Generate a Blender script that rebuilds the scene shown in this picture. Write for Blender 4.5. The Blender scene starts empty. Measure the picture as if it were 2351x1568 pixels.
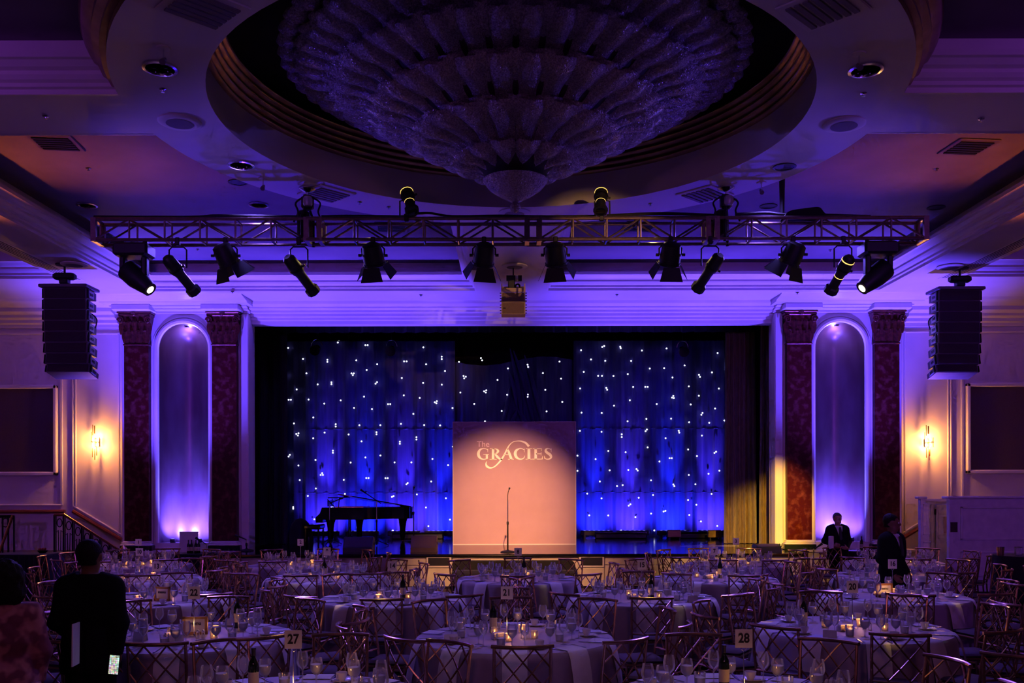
import bpy, math, random
import numpy as np
from mathutils import Vector, Matrix

random.seed(7)
SC = bpy.context.scene
COL = SC.collection
PI = math.pi

# ------------------------------------------------------------------ camera
F, CX, YH, H = 2150.0, 1176.0, 1118.0, 2.14      # focal length in pixels, axis column, horizon row, eye height
cam_d = bpy.data.cameras.new('camera')
cam = bpy.data.objects.new('camera', cam_d)
COL.objects.link(cam)
cam_d.sensor_width = 36.0
cam_d.lens = F / 2351.0 * 36.0
cam_d.shift_y = (YH - 784.0) / 2351.0
cam_d.clip_start, cam_d.clip_end = 0.05, 200
cam.location = (0, 0, H)
cam.rotation_euler = (PI / 2, math.radians(0.12), 0)
SC.camera = cam


def at(x, y, Y):
    """world point of photo pixel (x, y) at depth Y"""
    return Vector(((x - CX) * Y / F, Y, H + (YH - y) * Y / F))


def px(x, Y):
    return (x - CX) * Y / F


def pz(y, Y):
    return H + (YH - y) * Y / F


# ------------------------------------------------------------------ world, colour management, light
W = bpy.data.worlds.new('world')
SC.world = W
W.use_nodes = True
W.node_tree.nodes['Background'].inputs[0].default_value = (0.25, 0.12, 0.6, 1)
W.node_tree.nodes['Background'].inputs[1].default_value = 0.02
VS = SC.view_settings
VS.view_transform = 'Standard'
VS.look = 'None'
VS.exposure = 0.0
VS.gamma = 1.0
VS.use_curve_mapping = False
CY = SC.cycles
CY.max_bounces = 5
CY.diffuse_bounces = 2
CY.glossy_bounces = 3
CY.transmission_bounces = 2
CY.transparent_max_bounces = 14
CY.use_adaptive_sampling = True
CY.adaptive_threshold = 0.1
CY.adaptive_min_samples = 12
CY.caustics_reflective = False
CY.caustics_refractive = False
CY.sample_clamp_indirect = 4.0
CY.blur_glossy = 0.5


def lamp(name, kind, loc, col, watts, aim=None, size=60, blend=0.6, rad=0.1):
    d = bpy.data.lights.new(name, kind)
    d.color = col
    d.energy = watts
    if kind == 'AREA':
        d.size = rad
        d.shape = 'DISK'
    else:
        d.shadow_soft_size = rad
    if kind == 'SPOT':
        d.spot_size = math.radians(size)
        d.spot_blend = blend
    o = bpy.data.objects.new(name, d)
    COL.objects.link(o)
    o.location = loc
    if aim is not None:
        v = Vector(aim) - Vector(loc)
        o.rotation_euler = v.to_track_quat('-Z', 'Y').to_euler()
    return o


BLUE = (0.09, 0.06, 1.0)
VIOLET = (0.34, 0.10, 1.0)
PURPLE = (0.55, 0.14, 0.95)
MAGENTA = (0.9, 0.2, 0.75)
AMBER = (1.0, 0.40, 0.08)
WARM = (1.0, 0.56, 0.22)

# blue-violet wash uplights standing on the floor in front of the two column bays, on the entablature and soffit
for sx in (-1, 1):
    lamp('bay_uplight', 'SPOT', (sx * 7.9, 18.9, 0.30), (0.085, 0.040, 1.0), 7000, (sx * 7.3, 20.1, 6.3), 68, 1.0, 0.12)
    lamp('soffit_uplight', 'SPOT', (sx * 3.0, 19.0, 0.30), (0.10, 0.045, 1.0), 5000, (sx * 2.9, 20.55, 6.3), 60, 1.0, 0.15)
    # ceiling wash on the two coffers ahead
    lamp('coffer_wash', 'SPOT', (sx * 5.3, 19.2, 0.30), (0.045, 0.010, 1.0), 1700, (sx * 3.6, 15.4, 6.9), 60, 1.0, 0.2)
    # orange wash of the terrace lamps, reaching the outer coffer corners past the moulding
    lamp('terrace_lamp', 'SPOT', (sx * 11.2, 13.0, 2.2), (1.0, 0.19, 0.035), 1300, (sx * 6.5, 13.6, 6.9), 30, 1.0, 0.25)
    # violet fill added behind the view for walls and ceiling, no real fixture
    lamp('rear_violet_fill', 'SPOT', (sx * 7.5, -4.5, 4.6), (0.34, 0.065, 1.0), 2000, (sx * 8.6, 21.0, 4.6), 44, 1.0, 0.5)
    lamp('ceiling_fill', 'SPOT', (sx * 5.5, -3.5, 2.6), (0.42, 0.09, 1.0), 115, (sx * 4.5, 11.0, 6.6), 60, 1.0, 0.4)
    lamp('table_fill', 'SPOT', (sx * 4.5, 15.0, 6.1), (0.17, 0.10, 1.0), 720, (sx * 2.6, 10.5, 0.7), 110, 1.0, 0.25)  # blue fill added above the tables, on no fitting
    lamp('chandelier_side_light', 'SPOT', (sx * 8.3, 12.6, 4.6), (0.14, 0.07, 1.0), 700, (sx * 1.8, 10.6, 6.2), 34, 1.0, 0.05)
# dim magenta fill added behind the view, over the tables
lamp('magenta_front_fill', 'SPOT', (0.0, -5.5, 5.6), (1.0, 0.30, 0.62), 260, (0, 9.5, 0.4), 70, 1.0, 0.5)
# warm-pink front light on the scenic flat
lamp('flat_front_light', 'SPOT', (0.20, 13.6, 5.0), (1.0, 0.47, 0.22), 8800, (-0.18, 23.0, 1.48), 26, 1.0, 0.04)
# golden front light on the stage-right curtain leg and the pilaster beside it
lamp('gold_leg_light', 'SPOT', (4.35, 13.6, 4.8), (1.0, 0.50, 0.05), 7000, (6.0, 22.0, 1.25), 17, 0.8, 0.03)
# dim warm wash on the stage front
lamp('stage_front_wash', 'SPOT', (-0.3, 13.6, 5.0), (1.0, 0.44, 0.20), 3000, (0, 19.7, 0.2), 40, 1.0, 0.05)
lamp('stage_front_gold', 'SPOT', (1.4, 13.6, 5.0), (1.0, 0.50, 0.12), 2000, (4.8, 20.0, 0.3), 28, 1.0, 0.05)
# warm follow-spot from the right rear that catches the hanging centre speaker and throws its shadow on the header
lamp('rear_follow_spot', 'SPOT', (4.0, 2.5, 5.3), (1.0, 0.50, 0.20), 2400, (0.1, 17.6, 5.75), 9, 0.8, 0.04)
# cool fill added above the tables, with a warm light for glints
for (lx, ly) in ((-3.6, 13.0), (3.6, 13.0), (0.0, 6.7)):
    lamp('table_top_fill', 'SPOT', (lx, ly, 6.24), (0.22, 0.14, 1.0), 120, (lx * 1.05, ly - 0.2, 0.7), 105, 1.0, 0.12)
    lamp('table_glint_light', 'SPOT', (lx * 0.6, ly + 1.2, 6.2), (1.0, 0.68, 0.18), 75, (lx * 0.9, ly - 1.6, 0.7), 90, 1.0, 0.03)
# narrow spots added at the chandelier rim, imitating prismatic flecks from its crystals
for k, (fx, fy, fz, fc_) in enumerate(((-2.40, 19.7, 0.5, (1.0, 0.62, 0.1)), (-1.7, 19.7, 0.3, (1.0, 0.7, 0.2)), (-0.42, 7.72, 0.62, (1.0, 0.62, 0.08)), (0.45, 13.3, 0.55, (1.0, 0.8, 0.15)), (-2.0, 11.0, 0.55, (1.0, 0.6, 0.1)),
                                       (3.4, 8.2, 0.5, (1.0, 0.6, 0.06)), (4.0, 8.35, 0.6, (0.6, 0.75, 1.0)), (-3.05, 7.6, 0.8, (1.0, 0.75, 0.2)), (1.9, 10.9, 0.5, (0.9, 0.7, 0.5)), (5.4, 11.05, 0.5, (1.0, 0.6, 0.2)),
                                       (-3.2, 13.6, 0.5, (1.0, 0.7, 0.1)), (-0.75, 13.4, 0.4, (1.0, 0.75, 0.1)), (-2.2, 8.0, 0.76, (0.9, 1.0, 0.4)), (4.05, 9.0, 0.76, (1.0, 0.55, 0.12)), (2.6, 9.6, 0.76, (1.0, 0.5, 0.15)))):
    v = Vector((fx, fy - 10.6, 0))
    v = v.normalized() * 2.72 if v.length > 0.1 else Vector((0, -2.72, 0))
    lamp('fleck_spot', 'SPOT', (v.x, 10.6 + v.y, 6.15), fc_, 420, (fx, fy, fz), 1.9, 0.7, 0.02)

# ------------------------------------------------------------------ materials (all procedural)
MATS = {}


def nod(nt, kind, **kw):
    n = nt.nodes.new(kind)
    for k, v in kw.items():
        setattr(n, k, v)
    return n


def mat(name, col, rough=0.6, metal=0.0, col2=None, scale=6.0, mix=(0.35, 0.65), bump=0.0, bscale=40.0, spec=0.5, emit=None,
        estr=0.0, detail=4.0, sheen=0.0, stretch=None, coat=0.0):
    if name in MATS:
        return MATS[name]
    m = bpy.data.materials.new(name)
    m.use_nodes = True
    nt = m.node_tree
    b = nt.nodes['Principled BSDF']
    b.inputs['Base Color'].default_value = (*col, 1)
    b.inputs['Roughness'].default_value = rough
    b.inputs['Metallic'].default_value = metal
    b.inputs['Specular IOR Level'].default_value = spec
    if sheen:
        b.inputs['Sheen Weight'].default_value = sheen
    if coat:
        b.inputs['Coat Weight'].default_value = coat
        b.inputs['Coat Roughness'].default_value = 0.08
    if emit:
        b.inputs['Emission Color'].default_value = (*emit, 1)
        b.inputs['Emission Strength'].default_value = estr
    tc = nod(nt, 'ShaderNodeTexCoord')
    src = tc.outputs['Object']
    if stretch:
        mp = nod(nt, 'ShaderNodeMapping')
        mp.inputs['Scale'].default_value = stretch
        nt.links.new(src, mp.inputs['Vector'])
        src = mp.outputs['Vector']
    if col2 is None:
        col2 = tuple(min(1, c * 0.86) for c in col)
    no = nod(nt, 'ShaderNodeTexNoise')
    no.inputs['Scale'].default_value = scale
    no.inputs['Detail'].default_value = detail
    nt.links.new(src, no.inputs['Vector'])
    rp = nod(nt, 'ShaderNodeValToRGB')
    rp.color_ramp.elements[0].position, rp.color_ramp.elements[1].position = mix
    rp.color_ramp.elements[0].color = (*col, 1)
    rp.color_ramp.elements[1].color = (*col2, 1)
    nt.links.new(no.outputs['Fac'], rp.inputs['Fac'])
    nt.links.new(rp.outputs['Color'], b.inputs['Base Color'])
    if bump:
        nb = nod(nt, 'ShaderNodeTexNoise')
        nb.inputs['Scale'].default_value = bscale
        nb.inputs['Detail'].default_value = 3
        nt.links.new(src, nb.inputs['Vector'])
        bp = nod(nt, 'ShaderNodeBump')
        bp.inputs['Strength'].default_value = bump
        bp.inputs['Distance'].default_value = 0.02
        nt.links.new(nb.outputs['Fac'], bp.inputs['Height'])
        nt.links.new(bp.outputs['Normal'], b.inputs['Normal'])
    MATS[name] = m
    return m


def emitter(name, col, strength):
    m = bpy.data.materials.new(name)
    m.use_nodes = True
    nt = m.node_tree
    nt.nodes.clear()
    e = nod(nt, 'ShaderNodeEmission')
    e.inputs[0].default_value = (*col, 1)
    e.inputs[1].default_value = strength
    o = nod(nt, 'ShaderNodeOutputMaterial')
    nt.links.new(e.outputs[0], o.inputs[0])
    MATS[name] = m
    return m


def thin_glass(name, tint, rough=0.03, base=0.06, glint_white=0.0):
    """thin glass: transparent, with Fresnel reflection and white put into the colour for bright rims"""
    m = bpy.data.materials.new(name)
    m.use_nodes = True
    nt = m.node_tree
    nt.nodes.clear()
    tr = nod(nt, 'ShaderNodeBsdfTransparent')
    tr.inputs[0].default_value = (*tint, 1)
    gl = nod(nt, 'ShaderNodeBsdfGlossy')
    gl.inputs['Roughness'].default_value = rough
    fr = nod(nt, 'ShaderNodeFresnel')
    fr.inputs['IOR'].default_value = 1.5
    ad = nod(nt, 'ShaderNodeMath', operation='MULTIPLY_ADD')
    ad.inputs[1].default_value = 0.9
    ad.inputs[2].default_value = base
    ad.use_clamp = True
    nt.links.new(fr.outputs[0], ad.inputs[0])
    mx = nod(nt, 'ShaderNodeMixShader')
    nt.links.new(ad.outputs[0], mx.inputs[0])
    nt.links.new(tr.outputs[0], mx.inputs[1])
    nt.links.new(gl.outputs[0], mx.inputs[2])
    out = nod(nt, 'ShaderNodeOutputMaterial')
    last = mx
    if glint_white:
        df = nod(nt, 'ShaderNodeBsdfDiffuse')
        df.inputs[0].default_value = (0.9, 0.9, 0.95, 1)
        m2 = nod(nt, 'ShaderNodeMixShader')
        mk = nod(nt, 'ShaderNodeMath', operation='MULTIPLY_ADD')
        mk.inputs[1].default_value = 0.9
        mk.inputs[2].default_value = glint_white
        mk.use_clamp = True
        nt.links.new(fr.outputs[0], mk.inputs[0])
        nt.links.new(mk.outputs[0], m2.inputs[0])
        nt.links.new(mx.outputs[0], m2.inputs[1])
        nt.links.new(df.outputs[0], m2.inputs[2])
        last = m2
    nt.links.new(last.outputs[0], out.inputs[0])
    MATS[name] = m
    return m


PLASTER = mat('cream_plaster', (0.78, 0.70, 0.62), 0.55, bump=0.05, bscale=9, scale=0.8)
PLASTER_D = mat('ceiling_paint', (0.74, 0.68, 0.62), 0.6, bump=0.04, bscale=6, scale=0.5)
TRIMP = mat('trim_paint', (0.80, 0.73, 0.64), 0.42, bump=0.02, bscale=12, scale=1.0)
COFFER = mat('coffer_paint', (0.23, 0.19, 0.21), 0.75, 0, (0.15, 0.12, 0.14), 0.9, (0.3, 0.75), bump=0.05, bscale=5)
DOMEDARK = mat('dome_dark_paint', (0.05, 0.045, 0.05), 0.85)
GILT = mat('gilt_molding', (0.42, 0.28, 0.16), 0.28, 0.75, (0.30, 0.19, 0.10), 5)
RED_MARBLE = mat('red_marble', (0.055, 0.005, 0.004), 0.35, 0, (0.20, 0.055, 0.04), 7, (0.48, 0.82), bump=0.0, detail=9, spec=0.12)
BRONZE = mat('capital_bronze', (0.20, 0.05, 0.03), 0.3, 0.6, (0.09, 0.022, 0.015), 14)
GREEN_MARBLE = mat('black_green_marble', (0.012, 0.02, 0.014), 0.15, 0, (0.08, 0.11, 0.07), 12, (0.6, 0.75), detail=8)
NICHE = mat('niche_leaf_finish', (0.105, 0.055, 0.062), 0.3, 0.3, (0.06, 0.022, 0.026), 2.4, (0.3, 0.7), bump=0.06, bscale=16, detail=8, stretch=(1, 1, 0.35))
PANEL_D = mat('brown_fabric_panel', (0.10, 0.055, 0.06), 0.9, bump=0.2, bscale=160, scale=30)
WOOD_RAIL = mat('stained_rail_wood', (0.22, 0.06, 0.03), 0.3, 0, (0.15, 0.035, 0.02), 8, stretch=(1, 8, 8))
BRASS = mat('brass', (0.80, 0.50, 0.16), 0.25, 1.0, (0.65, 0.38, 0.10), 12)
IRON = mat('black_iron', (0.012, 0.011, 0.012), 0.45, 0.6)
BLACK = mat('black_paint', (0.010, 0.010, 0.011), 0.5)
BLACKGLOSS = mat('black_lacquer', (0.006, 0.006, 0.007), 0.08, spec=0.5)
RUBBER = mat('black_rubber', (0.008, 0.008, 0.008), 0.75)
BLACKCLOTH = mat('black_cloth', (0.010, 0.009, 0.011), 0.95, bump=0.3, bscale=60, sheen=0.1)
STAGE_DECK = mat('black_stage_deck', (0.012, 0.012, 0.016), 0.13, 0, (0.02, 0.02, 0.026), 3, spec=0.7)
STARCLOTH = mat('navy_star_cloth', (0.075, 0.065, 0.32), 0.85, 0, (0.055, 0.045, 0.26), 2.2, bump=0.15, bscale=30, stretch=(6, 6, 0.6), sheen=0.2)
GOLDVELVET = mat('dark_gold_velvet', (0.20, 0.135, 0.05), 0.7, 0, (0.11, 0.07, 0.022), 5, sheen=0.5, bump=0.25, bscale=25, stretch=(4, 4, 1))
STAGEPANEL = mat('stage_panel_paint', (0.66, 0.58, 0.46), 0.5, bump=0.03, bscale=10, scale=2)
FLATPAINT = mat('flat_blush_paint', (0.43, 0.265, 0.26), 0.75, 0, (0.41, 0.25, 0.245), 3, bump=0.04, bscale=50)
CREAMLETTER = mat('cream_letter', (0.98, 0.93, 0.72), 0.5, col2=(0.95, 0.90, 0.68))
PINKLETTER = mat('pale_pink_letter', (0.95, 0.72, 0.72), 0.5)
CARPET = mat('patterned_carpet', (0.035, 0.020, 0.045), 0.95, 0, (0.10, 0.055, 0.05), 5.0, (0.45, 0.6), bump=0.5, bscale=180, detail=2)
LINEN = mat('pale_linen', (0.45, 0.37, 0.42), 0.5, 0, (0.39, 0.32, 0.37), 9, bump=0.08, bscale=120, sheen=0.3)
NAPKIN = mat('ivory_napkin', (0.86, 0.82, 0.78), 0.7, bump=0.1, bscale=150)
COPPERGOLD = mat('rose_gold_lacquer', (0.66, 0.40, 0.24), 0.24, 0.9, (0.50, 0.28, 0.15), 18)
CUSHION = mat('plum_cushion', (0.09, 0.045, 0.07), 0.8, bump=0.1, bscale=100)
PORCELAIN = mat('white_porcelain', (0.82, 0.80, 0.78), 0.2)
STEEL = mat('silver_cutlery', (0.75, 0.75, 0.78), 0.18, 1.0)
ALU = mat('truss_aluminium', (0.34, 0.24, 0.20), 0.32, 0.85, (0.26, 0.18, 0.15), 20)
CARD = mat('white_card', (0.82, 0.81, 0.78), 0.6)
INK = mat('black_ink', (0.01, 0.01, 0.012), 0.6)
PAPER = mat('program_paper', (0.62, 0.64, 0.72), 0.5)
BOTTLE = mat('dark_bottle_glass', (0.006, 0.012, 0.006), 0.07, spec=0.6)
BLABEL = mat('bottle_label', (0.62, 0.56, 0.42), 0.7, col2=(0.50, 0.43, 0.30))
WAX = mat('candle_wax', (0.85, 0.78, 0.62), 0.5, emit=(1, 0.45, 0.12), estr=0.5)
FRAMEWOOD = mat('oak_frame', (0.50, 0.26, 0.08), 0.4, 0, (0.36, 0.17, 0.05), 20, stretch=(1, 1, 6))
GRILLE = mat('speaker_grille', (0.07, 0.045, 0.06), 0.7, 0.2, bump=0.5, bscale=220, scale=60)
TANGRILLE = mat('tan_speaker_grille', (0.30, 0.19, 0.12), 0.7, 0.1, bump=0.5, bscale=220, scale=60)
TANBOX = mat('tan_cabinet', (0.62, 0.44, 0.26), 0.5)
SPKBOX = mat('purple_grey_cabinet', (0.16, 0.12, 0.17), 0.5)
SPKPLATE = mat('pale_rigging_plate', (0.55, 0.52, 0.60), 0.4, 0.4)
CRYSTAL = mat('crystal_leaf', (0.46, 0.38, 0.44), 0.24, 0.45, (0.22, 0.17, 0.22), 55, (0.35, 0.7), bump=1.0, bscale=85, spec=0.9)
SKIN_L = mat('skin_light_brown', (0.42, 0.22, 0.14), 0.5)
SKIN_D = mat('skin_brown', (0.20, 0.09, 0.05), 0.5)
HAIRK = mat('black_hair', (0.010, 0.007, 0.006), 0.6, bump=0.4, bscale=90, spec=0.15)
SUIT = mat('black_suit_wool', (0.008, 0.007, 0.009), 0.9, bump=0.1, bscale=300, spec=0.12)
SHIRT = mat('white_shirt', (0.80, 0.79, 0.80), 0.7)
TIE = mat('dark_tie', (0.02, 0.015, 0.03), 0.5)
FLORAL = mat('plum_floral_fabric', (0.20, 0.045, 0.09), 0.8, 0, (0.52, 0.20, 0.22), 11, (0.46, 0.6), detail=1.5)
DOORP = mat('white_door_paint', (0.84, 0.80, 0.80), 0.4)
CLEAR = thin_glass('clear_glass', (0.99, 0.99, 1.0), 0.05, 0.06, 0.07)
WATERM = thin_glass('water', (0.90, 0.93, 1.0), 0.08, 0.14, 0.42)
CUTGLASS = thin_glass('cut_glass', (1.0, 0.86, 0.72), 0.12, 0.12, 0.22)
FLAME = emitter('candle_flame', (1.0, 0.50, 0.14), 14.0)
STAR = emitter('star_led', (0.80, 0.84, 1.0), 2.6)
BULB = emitter('sconce_bulb', (1.0, 0.66, 0.28), 26.0)
LENSLIT = emitter('lit_lens', (1.0, 0.86, 0.60), 3.0)
AMBERSLIT = emitter('lamp_vent_glow', (1.0, 0.55, 0.12), 2.2)
LEDLENS = emitter('led_lens', (0.30, 0.28, 1.0), 3.0)

# ------------------------------------------------------------------ mesh helpers


class MB:
    def __init__(s):
        s.v, s.f = [], []

    def add(s, vs, fs):
        n = len(s.v)
        s.v.extend(tuple(p) for p in vs)
        s.f.extend(tuple(i + n for i in f) for f in fs)
        return s

    def box(s, x0, x1, y0, y1, z0, z1):
        vs = [(x, y, z) for z in (z0, z1) for y in (y0, y1) for x in (x0, x1)]
        return s.add(vs, [(0, 2, 3, 1), (4, 5, 7, 6), (0, 1, 5, 4), (2, 6, 7, 3), (0, 4, 6, 2), (1, 3, 7, 5)])

    def cbox(s, x0, x1, y0, y1, z0, z1, c=0.01):
        """box with chamfered vertical and horizontal edges"""
        pts = []
        for z, i in ((z0, c), (z0 + c, 0), (z1 - c, 0), (z1, c)):
            a0, a1, b0, b1 = x0 + i, x1 - i, y0 + i, y1 - i
            pts += [(a0 + c, b0, z), (a1 - c, b0, z), (a1, b0 + c, z), (a1, b1 - c, z), (a1 - c, b1, z), (a0 + c, b1, z), (a0, b1 - c, z), (a0, b0 + c, z)]
        fs = [tuple(range(7, -1, -1)), tuple(range(24, 32))]
        for k in range(3):
            for j in range(8):
                fs.append((k * 8 + j, k * 8 + (j + 1) % 8, k * 8 + 8 + (j + 1) % 8, k * 8 + 8 + j))
        return s.add(pts, fs)

    def lathe(s, prof, seg=16, c=(0, 0, 0), cap=True, a0=0.0, a1=2 * PI):
        full = abs(a1 - a0 - 2 * PI) < 1e-6
        n = seg if full else seg + 1
        vs, fs = [], []
        for (r, z) in prof:
            for k in range(n):
                a = a0 + (a1 - a0) * k / seg
                vs.append((c[0] + r * math.cos(a), c[1] + r * math.sin(a), c[2] + z))
        for i in range(len(prof) - 1):
            for k in range(seg):
                k2 = (k + 1) % n
                fs.append((i * n + k, i * n + k2, (i + 1) * n + k2, (i + 1) * n + k))
        if cap and full:
            if prof[0][0] > 1e-5:
                fs.append(tuple(range(n - 1, -1, -1)))
            if prof[-1][0] > 1e-5:
                fs.append(tuple((len(prof) - 1) * n + k for k in range(n)))
        return s.add(vs, fs)

    def tube(s, pts, r, seg=8, closed=False):
        pts = [Vector(p) for p in pts]
        n = len(pts)
        rr = r if isinstance(r, (list, tuple)) else [r] * n
        vs, fs = [], []
        up = Vector((0, 0, 1))
        prev = None
        for i, p in enumerate(pts):
            if closed:
                t = pts[(i + 1) % n] - pts[i - 1]
            else:
                t = pts[min(i + 1, n - 1)] - pts[max(i - 1, 0)]
            t.normalize()
            if prev is None:
                a = up if abs(t.z) < 0.92 else Vector((0, 1, 0))
                u = t.cross(a).normalized()
            else:
                u = (prev - t * prev.dot(t))
                if u.length < 1e-6:
                    u = t.cross(Vector((0.3, 0.8, 0.2)))
                u.normalize()
            prev = u
            w = t.cross(u)
            for k in range(seg):
                a = 2 * PI * k / seg
                vs.append(p + (u * math.cos(a) + w * math.sin(a)) * rr[i])
        m = n if closed else n - 1
        for i in range(m):
            j = (i + 1) % n
            for k in range(seg):
                k2 = (k + 1) % seg
                fs.append((i * seg + k, i * seg + k2, j * seg + k2, j * seg + k))
        if not closed:
            fs.append(tuple(range(seg - 1, -1, -1)))
            fs.append(tuple((n - 1) * seg + k for k in range(seg)))
        return s.add(vs, fs)

    def prism(s, poly, axis, a, b):
        """extrude a 2-D polygon along axis ('x','y','z') from a to b"""
        def mk(p, t):
            return {'x': (t, p[0], p[1]), 'y': (p[0], t, p[1]), 'z': (p[0], p[1], t)}[axis]
        n = len(poly)
        vs = [mk(p, a) for p in poly] + [mk(p, b) for p in poly]
        fs = [tuple(range(n)), tuple(range(2 * n - 1, n - 1, -1))]
        for i in range(n):
            j = (i + 1) % n
            fs.append((i, i + n, j + n, j))
        return s.add(vs, fs)

    def sphere(s, c, r, seg=10, rings=6):
        rr = r if isinstance(r, (list, tuple)) else (r, r, r)
        prof = [(math.sin(PI * i / rings), -math.cos(PI * i / rings)) for i in range(rings + 1)]
        vs, fs = [], []
        for (q, z) in prof[1:-1]:
            for k in range(seg):
                a = 2 * PI * k / seg
                vs.append((c[0] + rr[0] * q * math.cos(a), c[1] + rr[1] * q * math.sin(a), c[2] + rr[2] * z))
        b = len(vs)
        vs.append((c[0], c[1], c[2] - rr[2]))
        vs.append((c[0], c[1], c[2] + rr[2]))
        for i in range(rings - 2):
            for k in range(seg):
                k2 = (k + 1) % seg
                fs.append((i * seg + k, i * seg + k2, (i + 1) * seg + k2, (i + 1) * seg + k))
        for k in range(seg):
            k2 = (k + 1) % seg
            fs.append((b, k2, k))
            fs.append((b + 1, (rings - 2) * seg + k, (rings - 2) * seg + k2))
        return s.add(vs, fs)

    def xform(s, M):
        s.v = [tuple(M @ Vector(p)) for p in s.v]
        return s

    def mesh(s, name, m, smooth=False):
        me = bpy.data.meshes.new(name)
        me.from_pydata(s.v, [], s.f)
        me.materials.append(m)
        if smooth:
            me.shade_smooth()
            try:
                me.set_sharp_from_angle(angle=math.radians(42))
            except Exception:
                pass
        me.update()
        return me

    def build(s, name, m, parent=None, smooth=False, loc=None, rot=None):
        return link(name, s.mesh(name, m, smooth), parent, loc, rot)


def link(name, data, parent=None, loc=None, rot=None):
    o = bpy.data.objects.new(name, data)
    COL.objects.link(o)
    if parent is not None:
        o.parent = parent
    if loc is not None:
        o.location = loc
    if rot is not None:
        o.rotation_euler = rot
    return o


def tag(o, label, cat, group=None, kind=None):
    o['label'] = label
    o['category'] = cat
    if group:
        o['group'] = group
    if kind:
        o['kind'] = kind
    return o


def thing(name, label, cat, loc=(0, 0, 0), rz=0.0, group=None):
    o = link(name, None, None, loc, (0, 0, rz))
    return tag(o, label, cat, group)


def struct(o, label=None):
    o['kind'] = 'structure'
    if label:
        o['label'] = label
    return o


def copy_tree(o, parent=None):
    c = o.copy()
    COL.objects.link(c)
    c.parent = parent
    for ch in KIDS.get(o.name, []):
        copy_tree(ch, c)
    return c


KIDS = {}


def register(o):
    """remember children of a prototype so that copies need no scene walk"""
    for q in bpy.data.objects:
        if q.parent is not None:
            KIDS.setdefault(q.parent.name, [])
            if q not in KIDS[q.parent.name]:
                KIDS[q.parent.name].append(q)


def B(name, m, parent, x0, x1, y0, y1, z0, z1, c=0.0, **kw):
    mb = MB()
    if c:
        mb.cbox(x0, x1, y0, y1, z0, z1, c)
    else:
        mb.box(x0, x1, y0, y1, z0, z1)
    return mb.build(name, m, parent, **kw)


def catmull(P, n=8):
    """dense Catmull-Rom through tuples of any length"""
    P = [np.array(p, float) for p in P]
    P = [2 * P[0] - P[1]] + P + [2 * P[-1] - P[-2]]
    out = []
    for i in range(1, len(P) - 2):
        for k in range(n):
            t = k / n
            a, b, c, d = P[i - 1], P[i], P[i + 1], P[i + 2]
            out.append(0.5 * ((2 * b) + (-a + c) * t + (2 * a - 5 * b + 4 * c - d) * t * t + (-a + 3 * b - 3 * c + d) * t ** 3))
    out.append(P[-2])
    return out

# ================================================================== THE ROOM SHELL
ZS, ZC = 6.30, 6.90                 # soffit height, coffer ceiling height
RC, RIN, ROUT = 10.60, 3.29, 4.21   # ceiling ring: centre depth, inner and outer radius
XW = 13.6

struct(B('floor', CARPET, None, -XW, XW, -8, 28, -0.1, 0.0))
struct(B('wall_rear', PLASTER, None, -XW, XW, -8.2, -8.0, 0, 7.2))
for sx, nm in ((-1, 'wall_left'), (1, 'wall_right')):
    struct(B(nm, PLASTER, None, min(sx * XW, sx * (XW + 0.2)), max(sx * XW, sx * (XW + 0.2)), -8, 21.6, 0, 7.2))

# coffer ceiling plane with a round hole for the dome
mb = MB()
N = 96
ci, ro = [], []
for k in range(N):
    a = 2 * PI * k / N
    c, s_ = math.cos(a), math.sin(a)
    ci.append((3.5 * c, RC + 3.5 * s_, ZC))
    t = min(abs(XW / c) if abs(c) > 1e-6 else 1e9, ((21.6 - RC) / s_) if s_ > 1e-6 else ((-8 - RC) / s_ if s_ < -1e-6 else 1e9))
    ro.append((t * c, RC + t * s_, ZC))
mb.add(ci + ro, [(k, (k + 1) % N, N + (k + 1) % N, N + k) for k in range(N)])
for (xa, ya) in ((XW, 21.6), (-XW, 21.6), (-XW, -8), (XW, -8)):
    k = min(range(N), key=lambda q: (ro[q][0] - xa) ** 2 + (ro[q][1] - ya) ** 2)
    for d in (-1, 1):
        j = (k + d) % N
        mb.add([ro[k], ro[j], (xa, ya, ZC)], [(0, 1, 2)])
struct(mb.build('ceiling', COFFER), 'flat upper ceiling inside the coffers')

# soffit slabs: far band, long beams, cross beams, middle rib
XO, XI, YF, YB1, YB0 = 7.79, 0.77, 19.83, 11.04, 9.90
XL0, XL1 = XO, 8.95
for nm, r in (('ceiling_soffit_far', (-XW, XW, YF, 21.5)),
              ('ceiling_beam_left', (-XL1, -XL0, -8, YF)), ('ceiling_beam_right', (XL0, XL1, -8, YF)),
              ('ceiling_cross_beam_left', (-XL0, -3.8, YB0, YB1)), ('ceiling_cross_beam_right', (3.8, XL0, YB0, YB1)),
              ('ceiling_outer_beam_left', (-XW, -XL1, YB0, YB1)), ('ceiling_outer_beam_right', (XL1, XW, YB0, YB1)),
              ('ceiling_rib', (-XI, XI, RC + 3.9, YF)), ('ceiling_outer_soffit_left', (-XW, -XL1, 18.6, YF)),
              ('ceiling_outer_soffit_right', (XL1, XW, 18.6, YF)), ('ceiling_near_beam', (-XW, XW, -1.6, 0.4))):
    struct(B(nm, PLASTER_D, None, r[0], r[1], r[2], r[3], ZS, ZS + 0.05))

PROF = [(-0.03, -0.004), (0.006, -0.004), (0.006, 0.05), (0.05, 0.06), (0.05, 0.10), (0.09, 0.12), (0.12, 0.16), (0.12, 0.20), (0.17, 0.22), (0.22, 0.27), (0.26, 0.28),
        (0.26, 0.34), (0.20, 0.35), (-0.06, 0.36), (-0.06, ZC - ZS)]


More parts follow.
